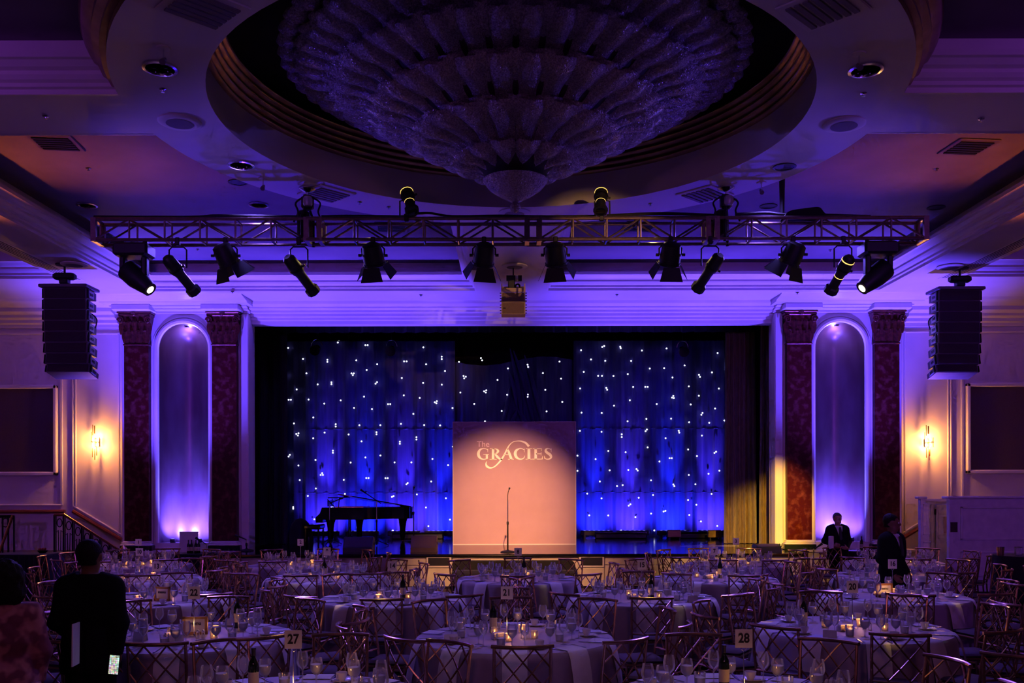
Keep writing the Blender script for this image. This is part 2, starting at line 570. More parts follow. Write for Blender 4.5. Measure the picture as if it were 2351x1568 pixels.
def coffer(name, x0, x1, y0, y1, cull=None):
    mb = MB()
    n = 28
    def pt(side, t, d):
        a0, a1, b0, b1 = x0 + d, x1 - d, y0 + d, y1 - d
        if side == 0:
            return (a0 + (a1 - a0) * t, b0)
        if side == 1:
            return (a1, b0 + (b1 - b0) * t)
        if side == 2:
            return (a1 + (a0 - a1) * t, b1)
        return (a0, b1 + (b0 - b1) * t)
    for side in range(4):
        for k in range(n):
            m = pt(side, (k + 0.5) / n, 0)
            if cull and math.hypot(m[0], m[1] - RC) < cull:
                continue
            vs = []
            for (d, z) in PROF:
                p, q = pt(side, k / n, d), pt(side, (k + 1) / n, d)
                vs += [(p[0], p[1], ZS + z), (q[0], q[1], ZS + z)]
            mb.add(vs, [(2 * i, 2 * i + 1, 2 * i + 3, 2 * i + 2) for i in range(len(PROF) - 1)])
    return struct(mb.build(name, TRIMP))


for sx in (-1, 1):
    a, b = sorted((sx * XI, sx * XO))
    coffer('trim_1' if sx < 0 else 'trim_2', a, b, YB1, YF, 4.0)
    coffer('trim_3' if sx < 0 else 'trim_4', a, b, 0.4, YB0, 4.0)
    a, b = sorted((sx * XL1, sx * XW))
    coffer('trim_5' if sx < 0 else 'trim_6', a, b, YB1, 18.6)
    coffer('trim_7' if sx < 0 else 'trim_8', a, b, 0.4, YB0)

# the ring: soffit, mouldings outside, cove and gilt ridges inside, dark dome above
mb = MB()
mb.lathe([(RIN, ZS - 0.012), (ROUT, ZS - 0.012)], 96, (0, RC, 0), cap=False)
struct(mb.build('ceiling_ring', PLASTER_D, smooth=True))
mb = MB()
mb.lathe([(ROUT, ZS - 0.012), (ROUT, ZS + 0.05), (ROUT + 0.06, ZS + 0.06), (ROUT + 0.06, ZS + 0.10), (ROUT + 0.13, ZS + 0.14), (ROUT + 0.13, ZS + 0.20), (ROUT + 0.20, ZS + 0.24),
          (ROUT + 0.24, ZS + 0.30), (ROUT + 0.24, ZS + 0.35), (ROUT - 0.05, ZS + 0.36), (ROUT - 0.05, ZC)], 96, (0, RC, 0), cap=False)
struct(mb.build('trim_9', GILT, smooth=True))
mb = MB()
mb.lathe([(RIN, ZS - 0.012), (RIN + 0.02, ZS + 0.10), (RIN + 0.03, ZS + 0.42)], 96, (0, RC, 0), cap=False)
struct(mb.build('ceiling_ring_cove', PLASTER_D, smooth=True))
mb = MB()
pr = [(RIN + 0.03, ZS + 0.42)]
for k in range(5):
    z = ZS + 0.42 + k * 0.075
    r = RIN + 0.02 - k * 0.035
    pr += [(r - 0.035, z + 0.01), (r - 0.05, z + 0.03), (r - 0.035, z + 0.05), (r - 0.005, z + 0.06)]
pr += [(RIN + 0.2, pr[-1][1] + 0.01), (3.5, ZS + 0.82)]
mb.lathe(pr, 96, (0, RC, 0), cap=False)
struct(mb.build('trim_10', GILT, smooth=True))
mb = MB()
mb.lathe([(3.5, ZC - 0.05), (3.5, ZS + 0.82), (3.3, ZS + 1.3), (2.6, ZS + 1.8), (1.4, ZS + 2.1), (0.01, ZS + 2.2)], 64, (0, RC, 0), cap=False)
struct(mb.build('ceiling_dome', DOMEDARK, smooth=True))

# ------------------------------------------------------------------ stage-end wall
YWALL, YBAY, YPIL, YPL = 21.4, 21.15, 21.0, 20.9
XOPEN, XBAY, NCX, NR, ZSPR, ZNB = 5.97, 8.80, 7.405, 0.555, 5.285, 0.89
for sx, nm in ((-1, 'wall_stage_left'), (1, 'wall_stage_right')):
    a, b = sorted((sx * XBAY, sx * XW))
    struct(B(nm, PLASTER, None, a, b, YWALL, YWALL + 0.2, 0, 6.9))
struct(B('wall_header', PLASTER, None, -XOPEN, XOPEN, YWALL, YWALL + 0.25, 5.86, 6.9))

for sx in (-1, 1):
    side = 'left' if sx < 0 else 'right'
    # bay wall around the arched niche
    mb = MB()
    xa, xb = XOPEN, XBAY
    xn0, xn1 = NCX - NR, NCX + NR
    for (p, q, z0, z1) in ((xa, xn0, 0.0, 6.9), (xn1, xb, 0.0, 6.9), (xn0, xn1, 0.0, ZNB)):
        mb.add([(sx * p, YBAY, z0), (sx * q, YBAY, z0), (sx * q, YBAY, z1), (sx * p, YBAY, z1)], [(0, 1, 2, 3)])
    n = 20
    arc = [(NCX + NR * math.cos(PI - PI * k / n), ZSPR + NR * math.sin(PI * k / n)) for k in range(n + 1)]
    for k in range(n):
        p, q = arc[k], arc[k + 1]
        mb.add([(sx * p[0], YBAY, p[1]), (sx * q[0], YBAY, q[1]), (sx * q[0], YBAY, 6.9), (sx * p[0], YBAY, 6.9)], [(0, 1, 2, 3)])
    # jamb reveal towards the stage
    mb.add([(sx * xa, YBAY, 0.0), (sx * xa, YBAY + 0.6, 0.0), (sx * xa, YBAY + 0.6, 6.9), (sx * xa, YBAY, 6.9)], [(0, 1, 2, 3)])
    mb.add([(sx * xb, YBAY, 0.0), (sx * xb, YWALL + 0.1, 0.0), (sx * xb, YWALL + 0.1, 6.9), (sx * xb, YBAY, 6.9)], [(0, 1, 2, 3)])
    bay = struct(mb.build('wall_bay_' + side, PLASTER))
    # niche: half cylinder and quarter sphere
    mb = MB()
    m = 24
    vs = []
    rows = [ZNB, 1.6, 2.6, 3.6, 4.6, ZSPR]
    for z in rows:
        for k in range(m + 1):
            a = PI * k / m
            vs.append((sx * NCX - NR * math.cos(a), YBAY + 0.62 * math.sin(a), z))
    L = 9
    for i in range(1, L + 1):
        e = PI / 2 * i / L
        for k in range(m + 1):
            a = PI * k / m
            vs.append((sx * NCX - NR * math.cos(a) * math.cos(e), YBAY + 0.62 * math.sin(a) * math.cos(e), ZSPR + NR * math.sin(e)))
    R = len(rows) + L
    fs = [(i * (m + 1) + k, i * (m + 1) + k + 1, (i + 1) * (m + 1) + k + 1, (i + 1) * (m + 1) + k) for i in range(R - 1) for k in range(m)]
    mb.add(vs, fs)
    ni = mb.build('niche_shell', NICHE, bay, smooth=True)
    mb = MB()
    mb.add([(sx * NCX - NR * math.cos(PI * k / m), YBAY + 0.62 * math.sin(PI * k / m), ZNB) for k in range(m + 1)], [tuple(range(m + 1))])
    mb.build('niche_sill', TRIMP, bay)
    # white moulding round the niche
    mb = MB()
    path = [(sx * (NCX - NR - 0.06), YBAY - 0.02, ZNB)] + [(sx * (NCX + (NR + 0.06) * math.cos(PI - PI * k / 28)), YBAY - 0.02, ZSPR + (NR + 0.06) * math.sin(PI * k / 28)) for k in range(29)] + [(sx * (NCX + NR + 0.06), YBAY - 0.02, ZNB)]
    mb.tube(path, 0.06, 8)
    mb.build('niche_molding', TRIMP, bay, smooth=True)
    mb = MB()
    mb.tube([(p[0] + (0.0 if i not in (0, 30) else 0), p[1] + 0.0, p[2]) for i, p in enumerate(
        [(sx * (NCX - NR - 0.15), YBAY - 0.005, ZNB)] + [(sx * (NCX + (NR + 0.15) * math.cos(PI - PI * k / 28)), YBAY - 0.005, ZSPR + (NR + 0.15) * math.sin(PI * k / 28)) for k in range(29)] + [(sx * (NCX + NR + 0.15), YBAY - 0.005, ZNB)])], 0.02, 6)
    mb.build('niche_bead', TRIMP, bay, smooth=True)
    # niche lamps: blue downlight under the arch head and two blue uplights on the sill
    d = thing('niche_downlight', 'small recessed blue lamp at the top of the %s arched niche' % side, 'light', (sx * NCX, YBAY + 0.20, ZSPR + NR - 0.05))
    mb = MB(); mb.lathe([(0.05, 0.0), (0.06, 0.03), (0.06, 0.06)], 12); mb.build('housing', STEEL, d)
    mb = MB(); mb.lathe([(0.001, 0.002), (0.045, 0.002)], 12, cap=False); mb.build('lens', LEDLENS, d)
    lamp('niche_down', 'POINT', (sx * NCX, YBAY + 0.27, ZSPR + NR - 0.17), (0.28, 0.20, 1.0), 30, rad=0.02)
    for q, dx in enumerate((-0.30, 0.30)):
        u = thing('niche_uplight', 'small black LED uplight on the %s niche sill, %s one' % (side, ('left', 'right')[q]), 'light', (sx * NCX + dx, YBAY + 0.12, ZNB))
        mb = MB(); mb.lathe([(0.06, 0), (0.065, 0.05), (0.05, 0.09)], 12); mb.build('housing', BLACK, u)
        mb = MB(); mb.lathe([(0.001, 0.092), (0.04, 0.092)], 12, cap=False); mb.build('lens', LEDLENS, u)
        lamp('niche_up', 'SPOT', (sx * NCX + dx, YBAY - 0.02, ZNB + 0.13), (0.085, 0.07, 1.0), 1700, (sx * NCX + dx * 0.6, YBAY + 0.62, ZNB + 0.75), 125, 1.0, 0.03)
    # plinth under the bay
    pl = struct(B('wall_plinth_' + side, STAGEPANEL, None, min(sx * 5.95, sx * 9.0), max(sx * 5.95, sx * 9.0), YPL, YBAY + 0.1, 0, 0.72))
    B('plinth_cap', TRIMP, pl, min(sx * 5.93, sx * 9.02), max(sx * 5.93, sx * 9.02), YPL - 0.04, YBAY, 0.68, 0.725)
    B('plinth_line', WOOD_RAIL, pl, min(sx * 6.3, sx * 9.0), max(sx * 6.3, sx * 9.0), YPL - 0.004, YPL + 0.01, 0.50, 0.512)
    # entablature of the bay
    tr = MB()
    xs = sorted((sx * 5.9, sx * 8.95))
    tr.prism([(YBAY, 6.06), (YBAY - 0.05, 6.07), (YBAY - 0.05, 6.11), (YBAY - 0.22, 6.125), (YBAY - 0.22, 6.15), (YBAY - 0.34, 6.17), (YBAY - 0.34, 6.19), (YBAY, 6.2)], 'x', *xs)
    tr.prism([(YBAY, 6.19), (20.52, 6.195), (20.50, 6.225), (20.30, 6.25), (20.10, 6.29), (20.08, 6.302), (YBAY, 6.302)], 'x', xs[0] - 0.1, xs[1] + 0.1)
    struct(tr.build('trim_11' if sx < 0 else 'trim_12', TRIMP))
    # pilasters
    for cx_, which in ((8.42, 'outer'), (6.45, 'inner')):
        x = sx * cx_
        P = thing('pilaster', 'dark red marble pilaster with bronze leaf capital, %s of the %s niche' % (
            ('left' if (which == 'outer') == (sx < 0) else 'right'), 'left' if sx < 0 else 'right'), 'pilaster', (x, YPIL, 0.725))
        B('plinth_block', GREEN_MARBLE, P, -0.36, 0.36, -0.06, 0.15, 0.0, 0.115, 0.01)
        mb = MB()
        for (e, z0, z1) in ((0.075, 0.115, 0.15), (0.055, 0.15, 0.185), (0.03, 0.185, 0.215)):
            mb.cbox(-0.275 - e, 0.275 + e, -e - 0.0, 0.15, z0, z1, 0.012)
        mb.build('base_molding', TRIMP, P)
        B('shaft', RED_MARBLE, P, -0.275, 0.275, 0.0, 0.15, 0.215, 4.635)
        cap = link('capital', MB().cbox(-0.29, 0.29, -0.03, 0.15, 4.60, 4.645, 0.012).mesh('astragal', BRONZE), P)
        mb = MB()
        for (w0, d0, z0, w1, d1, z1) in ((0.265, 0.0, 4.645, 0.285, 0.03, 4.95), (0.285, 0.03, 4.95, 0.34, 0.09, 5.24)):
            mb.add([(-w0, -d0, z0), (w0, -d0, z0), (w0, 0.15, z0), (-w0, 0.15, z0), (-w1, -d1, z1), (w1, -d1, z1), (w1, 0.15, z1), (-w1, 0.15, z1)],
                   [(0, 1, 5, 4), (1, 2, 6, 5), (3, 0, 4, 7), (4, 5, 6, 7)])
        mb.build('bell', BRONZE, cap)
        mb = MB(); mb.cbox(-0.36, 0.36, -0.13, 0.15, 5.24, 5.30, 0.012); mb.cbox(-0.38, 0.38, -0.16, 0.15, 5.30, 5.345, 0.012)
        mb.build('abacus', BRONZE, cap)
        for row, (zb, hh, wl, xsl) in enumerate(((4.66, 0.28, 0.075, (-0.22, -0.075, 0.075, 0.22)), (4.84, 0.30, 0.08, (-0.27, -0.14, 0.0, 0.14, 0.27)))):
            for xl in xsl:
                mb = MB()
                vs = []
                for i in range(7):
                    t = i / 6
                    z = zb + hh * min(1.0, t * 1.2) - (0.05 * max(0, t - 0.8) / 0.2)
                    y = -0.03 - 0.03 * row - 0.10 * t ** 3
                    w = wl * (0.8 + 0.5 * math.sin(PI * min(t * 1.1, 1))) * (1 - 0.55 * max(0, t - 0.6) / 0.4)
                    vs += [(xl - w, y + 0.02, z), (xl, y - 0.02, z), (xl + w, y + 0.02, z)]
                fs = []
                for i in range(6):
                    fs += [(i * 3, i * 3 + 1, i * 3 + 4, i * 3 + 3), (i * 3 + 1, i * 3 + 2, i * 3 + 5, i * 3 + 4)]
                mb.add(vs, fs)
                mb.build('leaf', BRONZE, cap, smooth=True)
        for ex in (-1, 1):
            mb = MB()
            sp = [(ex * (0.30 + 0.075 * (1 - k / 26) * math.cos(k * 0.5)), -0.13, 5.15 + 0.085 * (1 - k / 26) * math.sin(k * 0.5)) for k in range(24)]
            mb.tube(sp, 0.02, 6)
            mb.build('volute', BRONZE, cap, smooth=True)
        mb = MB(); mb.sphere((0, -0.17, 5.28), (0.06, 0.03, 0.05), 10, 6)
        mb.build('rosette', BRONZE, cap, smooth=True)
        B('entablature_block', TRIMP, P, -0.42, 0.42, -0.35, 0.15, 5.345, 5.47, 0.015)

# crown over the proscenium and on the side walls
mb = MB()
mb.prism([(YWALL, 5.86), (YWALL - 0.05, 5.86), (YWALL - 0.05, 5.93), (YWALL - 0.11, 5.945), (YWALL - 0.11, 6.00), (YWALL - 0.18, 6.015), (YWALL - 0.18, 6.075),
          (YWALL - 0.27, 6.09), (YWALL - 0.27, 6.135), (YWALL - 0.40, 6.16), (YWALL - 0.40, 6.19), (YWALL - 0.50, 6.24), (YWALL - 0.52, 6.302), (YWALL, 6.302)], 'x', -XOPEN, XOPEN)
struct(mb.build('trim_13', TRIMP))
for sx in (-1, 1):
    mb = MB()
    xs = sorted((sx * 8.95, sx * XW))
    mb.prism([(YWALL, 5.78), (YWALL - 0.06, 5.79), (YWALL - 0.06, 5.86), (YWALL - 0.16, 5.88), (YWALL - 0.16, 5.95), (YWALL - 0.30, 5.98), (YWALL - 0.30, 6.04),
              (YWALL - 0.50, 6.08), (YWALL - 0.50, 6.16), (YWALL - 0.8, 6.25), (YWALL - 0.85, 6.302), (YWALL, 6.302)], 'x', *xs)
    struct(mb.build('trim_14' if sx < 0 else 'trim_15', TRIMP))
    # jamb moulding of the proscenium
    B('trim_16' if sx < 0 else 'trim_17', TRIMP, None, min(sx * 5.93, sx * 6.12), max(sx * 5.93, sx * 6.12), YBAY - 0.05, YBAY + 0.3, 0.725, 6.06, 0.02)['kind'] = 'structure'
    # panel mouldings on the side walls
    yw = YWALL - 0.02
    T = struct(B('trim_18' if sx < 0 else 'trim_19', TRIMP, None, *sorted((sx * 10.26, sx * 10.30)), yw - 0.015, yw + 0.02, 1.75, 5.7))
    def strip(x0, z0, x1, z1, w=0.045):
        mb = MB(); mb.tube([(sx * x0, yw, z0), (sx * x1, yw, z1)], w / 2, 6)
        mb.build('molding_strip', TRIMP, T, smooth=True)
    for xx in (10.02, 9.96, 8.98, 8.92):
        strip(xx, 1.72 if xx > 9.5 else 1.05, xx, 5.68)
    strip(9.98, 5.66, 8.95, 5.66)
    strip(10.0, 1.72, 8.93, 1.08)
    strip(10.28, 5.66, XW, 5.66)
    strip(10.28, 1.75, XW, 1.75)
    R_ = struct(MB().tube([(sx * XW, yw - 0.02, 1.60), (sx * 10.2, yw - 0.02, 1.60)], 0.045, 8).build('trim_20' if sx < 0 else 'trim_21', WOOD_RAIL, smooth=True), 'dark wood chair rail')
    MB().tube([(sx * 10.02, yw - 0.02, 1.61), (sx * 8.9, yw - 0.02, 0.95)], 0.045, 8).build('sloping_rail', WOOD_RAIL, R_, smooth=True)
    # dark framed panels high on the side walls
    z0, z1, x0 = pz(1090, YWALL), pz(882, YWALL), 10.36
    fp = thing('wall_panel', 'large dark brown fabric panel in pale frame on the %s wall' % ('left' if sx < 0 else 'right'), 'wall panel', (0, YWALL, 0))
    a, b = sorted((sx * x0, sx * (XW - 0.3)))
    B('fabric', PANEL_D, fp, a + 0.07, b - 0.07, -0.03, -0.005, z0 + 0.07, z1 - 0.07)
    for (q0, q1, w0, w1) in ((a, a + 0.09, z0, z1), (b - 0.09, b, z0, z1), (a, b, z0, z0 + 0.09), (a, b, z1 - 0.09, z1)):
        B('frame_rail', TRIMP, fp, q0, q1, -0.10, 0.0, w0, w1, 0.02)

# ------------------------------------------------------------------ stage
ZD, YST = 0.725, 19.75
st = struct(B('floor_stage', STAGE_DECK, None, -6.15, 6.15, YST, 27.9, 0.665, ZD), 'glossy black stage deck')
MB().tube([(-6.18, YST - 0.02, 0.69), (6.18, YST - 0.02, 0.69)], 0.035, 8).build('stage_nosing', BLACKGLOSS, st, smooth=True)
B('line_tape', CARD, st, 4.0, 5.4, 22.3, 22.34, ZD, ZD + 0.003)
wf = struct(B('wall_stage_front', STAGEPANEL, None, -6.1, 6.1, YST + 0.03, YST + 0.1, 0, 0.665))
for (x0, x1) in ((-6.1, -5.0), (-4.97, -3.9), (-3.87, -2.85), (-2.82, -1.82), (1.95, 3.0), (3.03, 4.05), (4.08, 5.1), (5.13, 6.1)):
    B('access_panel', STAGEPANEL, wf, x0 + 0.01, x1 - 0.01, YST, YST + 0.035, 0.03, 0.48, 0.008)
    B('upper_panel', STAGEPANEL, wf, x0 + 0.01, x1 - 0.01, YST, YST + 0.035, 0.495, 0.645, 0.008)
    mb = MB(); mb.sphere(((x0 + x1) / 2 + 0.35, YST - 0.005, 0.585), 0.016, 8, 6); mb.build('finger_hole', BLACK, wf)
for (x0, x1) in ((-1.81, -1.28), (1.41, 1.94)):
    B('vent_frame', TRIMP, wf, x0, x1, YST - 0.04, YST + 0.03, 0.44, 0.68, 0.015)
    B('vent_slot', BLACK, wf, x0 + 0.04, x1 - 0.04, YST - 0.045, YST, 0.485, 0.655)
    B('vent_panel', STAGEPANEL, wf, x0, x1, YST - 0.02, YST + 0.03, 0.02, 0.43, 0.008)
B('centre_panel', STAGEPANEL, wf, -1.26, 1.39, YST - 0.0, YST + 0.03, 0.03, 0.65, 0.01)
B('baseboard_stage', BLACK, None, -6.1, 6.1, YST - 0.02, YST + 0.03, 0, 0.05)['kind'] = 'structure'
# stage house
for nm, r in (('wall_stage_back', (-8.6, 8.6, 28.0, 28.2, 0, 7.6)), ('wall_stage_house_left', (-8.8, -8.6, 21.7, 28.2, 0, 7.6)), ('wall_stage_house_right', (8.6, 8.8, 21.7, 28.2, 0, 7.6)),
              ('ceiling_stage', (-8.8, 8.8, 21.4, 28.2, 7.6, 7.7))):
    struct(B(nm, BLACKCLOTH, None, *r))
struct(B('floor_stage_wings', BLACK, None, -8.6, 8.6, 21.7, 28, 0.5, 0.66))

# ------------------------------------------------------------------ ceiling fittings


def cpt(x, y, z):
    Y = (z - H) * F / (YH - y)
    return (px(x, Y), Y, z)


FIT = [  # pixel, kind, plane
    (370, 153, 'twin', 0), (376, 203, 'small', 0), (415, 277, 'disc', 0), (548, 417, 'dark', 1), (556, 376, 'twin', 0), (606, 408, 'hang', 0),
    (378, 108, 'hang', 0), (1990, 160, 'twin', 0), (1985, 216, 'small', 0), (1940, 286, 'disc', 0), (1803, 384, 'dark', 0), (1750, 420, 'hang', 0), (1975, 125, 'hang', 0),
    (1183, 487, 'disc', 0), (894, 474, 'small', 0), (828, 463, 'small', 0), (1495, 468, 'small', 0), (205, 384, 'small', 1), (202, 468, 'twin', 1), (596, 468, 'twin', 1),
    (2152, 389, 'small', 1), (2151, 478, 'dark', 1), (1766, 474, 'dark', 1), (1545, 615, 'small', 1), (800, 608, 'small', 1), (455, 570, 'small', 1), (1908, 575, 'small', 1),
    (107, 264, 'small', 0), (2255, 275, 'small', 0), (968, 677, 'small', 0), (1418, 677, 'small', 0), (535, 668, 'small', 0), (1832, 673, 'small', 0), (172, 604, 'disc', 0), (2183, 614, 'disc', 0), (1183, 610, 'disc', 0)]
WORD = {'twin': 'twin-lamp recessed downlight', 'small': 'small recessed sprinkler rosette', 'disc': 'pale round ceiling speaker plate', 'dark': 'dark round recessed can', 'hang': 'small hanging ceiling spotlight'}


def where(x, y):
    h = 'far left' if x < 330 else 'left' if x < 800 else 'left of middle' if x < 1120 else 'middle' if x < 1240 else 'right of middle' if x < 1560 else 'right' if x < 2010 else 'far right'
    v = 'top' if y < 140 else 'upper' if y < 250 else 'mid' if y < 420 else 'lower' if y < 560 else 'stage'
    return h, v


seen = {}
for (x, y, k, pl_) in FIT:
    z = (ZC if pl_ else ZS - 0.012)
    p = cpt(x, y, z)
    h_, v_ = where(x, y)
    place = 'blue coffer' if pl_ else ('ceiling ring' if math.hypot(p[0], p[1] - RC) < ROUT else 'ceiling soffit')
    lab = '%s in the %s, %s, %s row' % (WORD[k], place, h_, v_)
    seen[lab] = seen.get(lab, 0) + 1
    if seen[lab] > 1:
        lab += ', farther one'
    o = thing('ceiling_fitting' if k in ('small', 'disc') else 'downlight', lab, 'ceiling fitting' if k in ('small', 'disc') else 'light', p)
    if k in ('hang', 'small'):
        o.scale = (0.62, 0.62, 0.62)
    if k == 'twin':
        MB().lathe([(0.17, 0.0), (0.17, -0.02), (0.14, -0.025), (0.13, 0.01)], 20).build('trim_ring', STEEL, o, smooth=True)
        for q in (-0.06, 0.06):
            MB().lathe([(0.001, -0.012), (0.045, -0.012), (0.05, -0.03)], 12, (q, 0, 0), cap=False).build('lamp_cup', BLACKGLOSS, o, smooth=True)
    elif k == 'small':
        MB().lathe([(0.06, 0.0), (0.055, -0.012), (0.02, -0.02), (0.012, -0.05)], 14).build('rosette', STEEL, o, smooth=True)
        MB().lathe([(0.03, -0.05), (0.03, -0.054)], 10).build('deflector', STEEL, o)
    elif k == 'disc':
        MB().lathe([(0.24, 0.0), (0.24, -0.015), (0.21, -0.03), (0.15, -0.03)], 28).build('rim', PLASTER_D, o, smooth=True)
        MB().lathe([(0.001, -0.034), (0.15, -0.034)], 28, cap=False).build('grille', COFFER, o)
    elif k == 'dark':
        MB().lathe([(0.15, 0.0), (0.15, -0.012), (0.125, -0.012)], 20, cap=False).build('trim_ring', BLACK, o)
        MB().lathe([(0.001, -0.004), (0.125, -0.004)], 20, cap=False).build('opening', BLACK, o)
    else:
        MB().lathe([(0.11, 0.0), (0.10, -0.02), (0.02, -0.03)], 16).build('canopy', PLASTER_D, o, smooth=True)
        MB().tube([(0, 0, -0.02), (0, 0, -0.16)], 0.012, 6).build('stem', STEEL, o)
        MB().tube([(0, 0.05, -0.15), (0, -0.05, -0.24)], [0.03, 0.05], 10).build('lamp_head', SPKBOX, o, smooth=True)
for (x, y, pl_, nm) in ((468, 15, 0, 'on the ceiling ring, top left'), (1893, 18, 0, 'on the ceiling ring, top right'), (752, 443, 0, 'on the ceiling ring above the left hoist'), (1620, 446, 0, 'on the ceiling ring above the right hoist'),
                        (130, 324, 1, 'in the coffer, far left'), (2226, 338, 1, 'in the coffer, far right'), (900, 520, 1, 'in the blue coffer left of the middle rib'), (1470, 520, 1, 'in the blue coffer right of the middle rib')):
    z = ZC if pl_ else ZS - 0.012
    o = thing('ceiling_vent', 'square slatted air vent ' + nm, 'vent', cpt(x, y, z), PI / 4 if not pl_ else 0.1)
    B('frame', PLASTER_D if not pl_ else SPKBOX, o, -0.30, 0.30, -0.30, 0.30, -0.02, 0.0, 0.008)
    for k in range(6):
        B('slat', COFFER if not pl_ else BLACK, o, -0.24, 0.24, -0.22 + k * 0.08, -0.17 + k * 0.08, -0.035, -0.018)
# linear slot diffusers in the soffit
for sx in (-1, 1):
    o = thing('slot_diffuser', 'long dark linear slot diffuser in the %s soffit beside the speaker array' % ('left' if sx < 0 else 'right'), 'vent', (sx * 8.72, 13.8, ZS))
    for k in range(5):
        B('slot', BLACK, o, -0.13 + k * 0.055, -0.105 + k * 0.055, -4.6, 4.9, -0.006, 0.001)
    B('frame', TRIMP, o, -0.17, 0.17, -4.7, 5.0, -0.003, 0.0)

# ================================================================== ON THE STAGE
YD = 26.7


def drape_mesh(x0, x1, z0, z1, Y, amp, waves, ph=0.0, nx=120, nz=10, lean=0.0, gather=0.0, sag=None):
    mb = MB()
    vs = []
    for j in range(nz + 1):
        t = j / nz
        for i in range(nx + 1):
            u = i / nx
            z = z0 + (z1 - z0) * t
            if sag:
                z = z0 + (z1 + sag(u) - z0) * t
            x = x0 + (x1 - x0) * u + lean * (1 - t) * (u - 0.5)
            w = math.sin(2 * PI * waves * u + ph + 0.6 * math.sin(5.1 * u + ph)) + 0.45 * math.sin(2 * PI * waves * 2.3 * u + 1.3 * ph)
            y = Y + amp * (0.75 + 0.5 * (1 - t)) * w + gather * math.sin(9 * t + 7 * u)
            vs.append((x, y, z))
    fs = [(j * (nx + 1) + i, j * (nx + 1) + i + 1, (j + 1) * (nx + 1) + i + 1, (j + 1) * (nx + 1) + i) for j in range(nz) for i in range(nx)]
    return mb.add(vs, fs)


xl0, xl1, xr0, xr1 = px(655, YD), px(1046, YD), px(1318, YD), px(1680, YD)
ztop = pz(783, YD)
DR = []
for (a, b, zt, amp, wv, ph, lab, dy) in (
        (xl0, xl1, ztop, 0.045, 13, 0.3, 'deep blue star cloth hanging behind the grand piano, dotted with white lights', 0),
        (xl1 - 0.1, xr0 + 0.1, pz(826, YD), 0.05, 8, 1.1, 'darker middle star cloth with diagonal swags above the scenic flat', 0.25),
        (xr0, xr1, ztop, 0.045, 12, 2.2, 'deep blue star cloth right of the scenic flat, dotted with white lights', 0)):
    D = thing('star_drape', lab, 'curtain', ((a + b) / 2, YD + dy, ZD))
    hh = zt - ZD
    o = drape_mesh(a - (a + b) / 2, b - (a + b) / 2, 0.03, hh, 0, amp, wv, ph, nx=130, nz=12, sag=(lambda u: -0.25 * math.sin(2 * PI * u * 1.0) * 0.5) if dy else None).build('cloth', STARCLOTH, D, smooth=True)
    B('hem', STARCLOTH, D, a - (a + b) / 2, b - (a + b) / 2, -0.03, 0.03, 0.0, 0.05)
    for zz in (pz(985, YD) - ZD, pz(1131, YD) - ZD):
        if not dy:
            drape_mesh(a - (a + b) / 2, b - (a + b) / 2, zz - 0.012, zz + 0.012, -0.006, amp, wv, ph, nx=130, nz=1).build('seam', STARCLOTH, D)
    if not dy:
        MB().tube([(a - (a + b) / 2, 0, hh + 0.03), (b - (a + b) / 2, 0, hh + 0.03)], 0.03, 8).build('batten', BLACKGLOSS, D)
    DR.append((D, a, b, dy))
# diagonal folds tied in the middle cloth
D = DR[1][0]
for k, (p, q) in enumerate((((1172, 800), (1205, 985)), ((1180, 805), (1232, 985)), ((1205, 815), (1250, 985)), ((1150, 985), (1175, 880)), ((1165, 985), (1190, 940)), ((1215, 985), (1190, 940)), ((1168, 850), (1190, 935)))):
    P, Q = at(p[0], p[1], YD + 0.1), at(q[0], q[1], YD + 0.1)
    c = Vector(D.location)
    pts = [P.lerp(Q, t) - c + Vector((0.03 * math.sin(4 * t), 0, 0)) for t in [i / 8 for i in range(9)]]
    MB().tube(pts, [0.015 + 0.05 * math.sin(PI * i / 8) for i in range(9)], 8).build('swag_fold', STARCLOTH, D, smooth=True)

SL = [(278,210),(586,177),(757,194),(771,194),(1117,208),(370,278),(521,284),(521,297),(700,288),(830,312),(997,295),(1013,295),(1134,313),(1231,266),(1231,281),(1338,299),(267,383),(391,368),(765,348),(671,369),(685,369),(679,380),(983,398),(1251,356),(1366,386),(1380,391),(1370,401),(461,437),(546,424),(546,436),(829,424),(820,433),(1115,429),(1231,440),(330,468),(280,532),(294,532),(404,531),(501,556),(603,536),(748,513),(686,583),(797,591),(897,560),(911,560),(995,506),(1094,522),(1187,549),(1200,543),(1197,556),(1346,489),(1432,560),(1297,585),(1054,621),(433,642),(313,679),(572,684),(572,698),(719,691),(849,691),(977,683),(1121,691),(1220,693),(327,744),(341,740),(337,754),(503,736),(432,771),(652,748),(825,734),(825,747),(1073,766),(1073,780),(970,793),(970,806),(732,791),(1299,825),(554,848),(554,861),(287,873),(279,884),(446,906),(756,891),(849,879),(664,922),(937,922),(1041,922),(1172,901),(340,940),(1269,940),(487,988),(478,999),(492,999),(267,1027),(348,1031),(621,1030),(761,1019),(775,1019),(880,1020),(894,1020),(1018,1050),(1010,1058),(1164,1041),(448,1083),(398,1129),(628,1117),(1075,1121),(930,1131),(920,1136),(1255,1145),(545,1172),(555,1181),(1131,1202),(307,1198),(307,1208),(438,1274),(1280,1278),(1146,1318),(925,1345)]
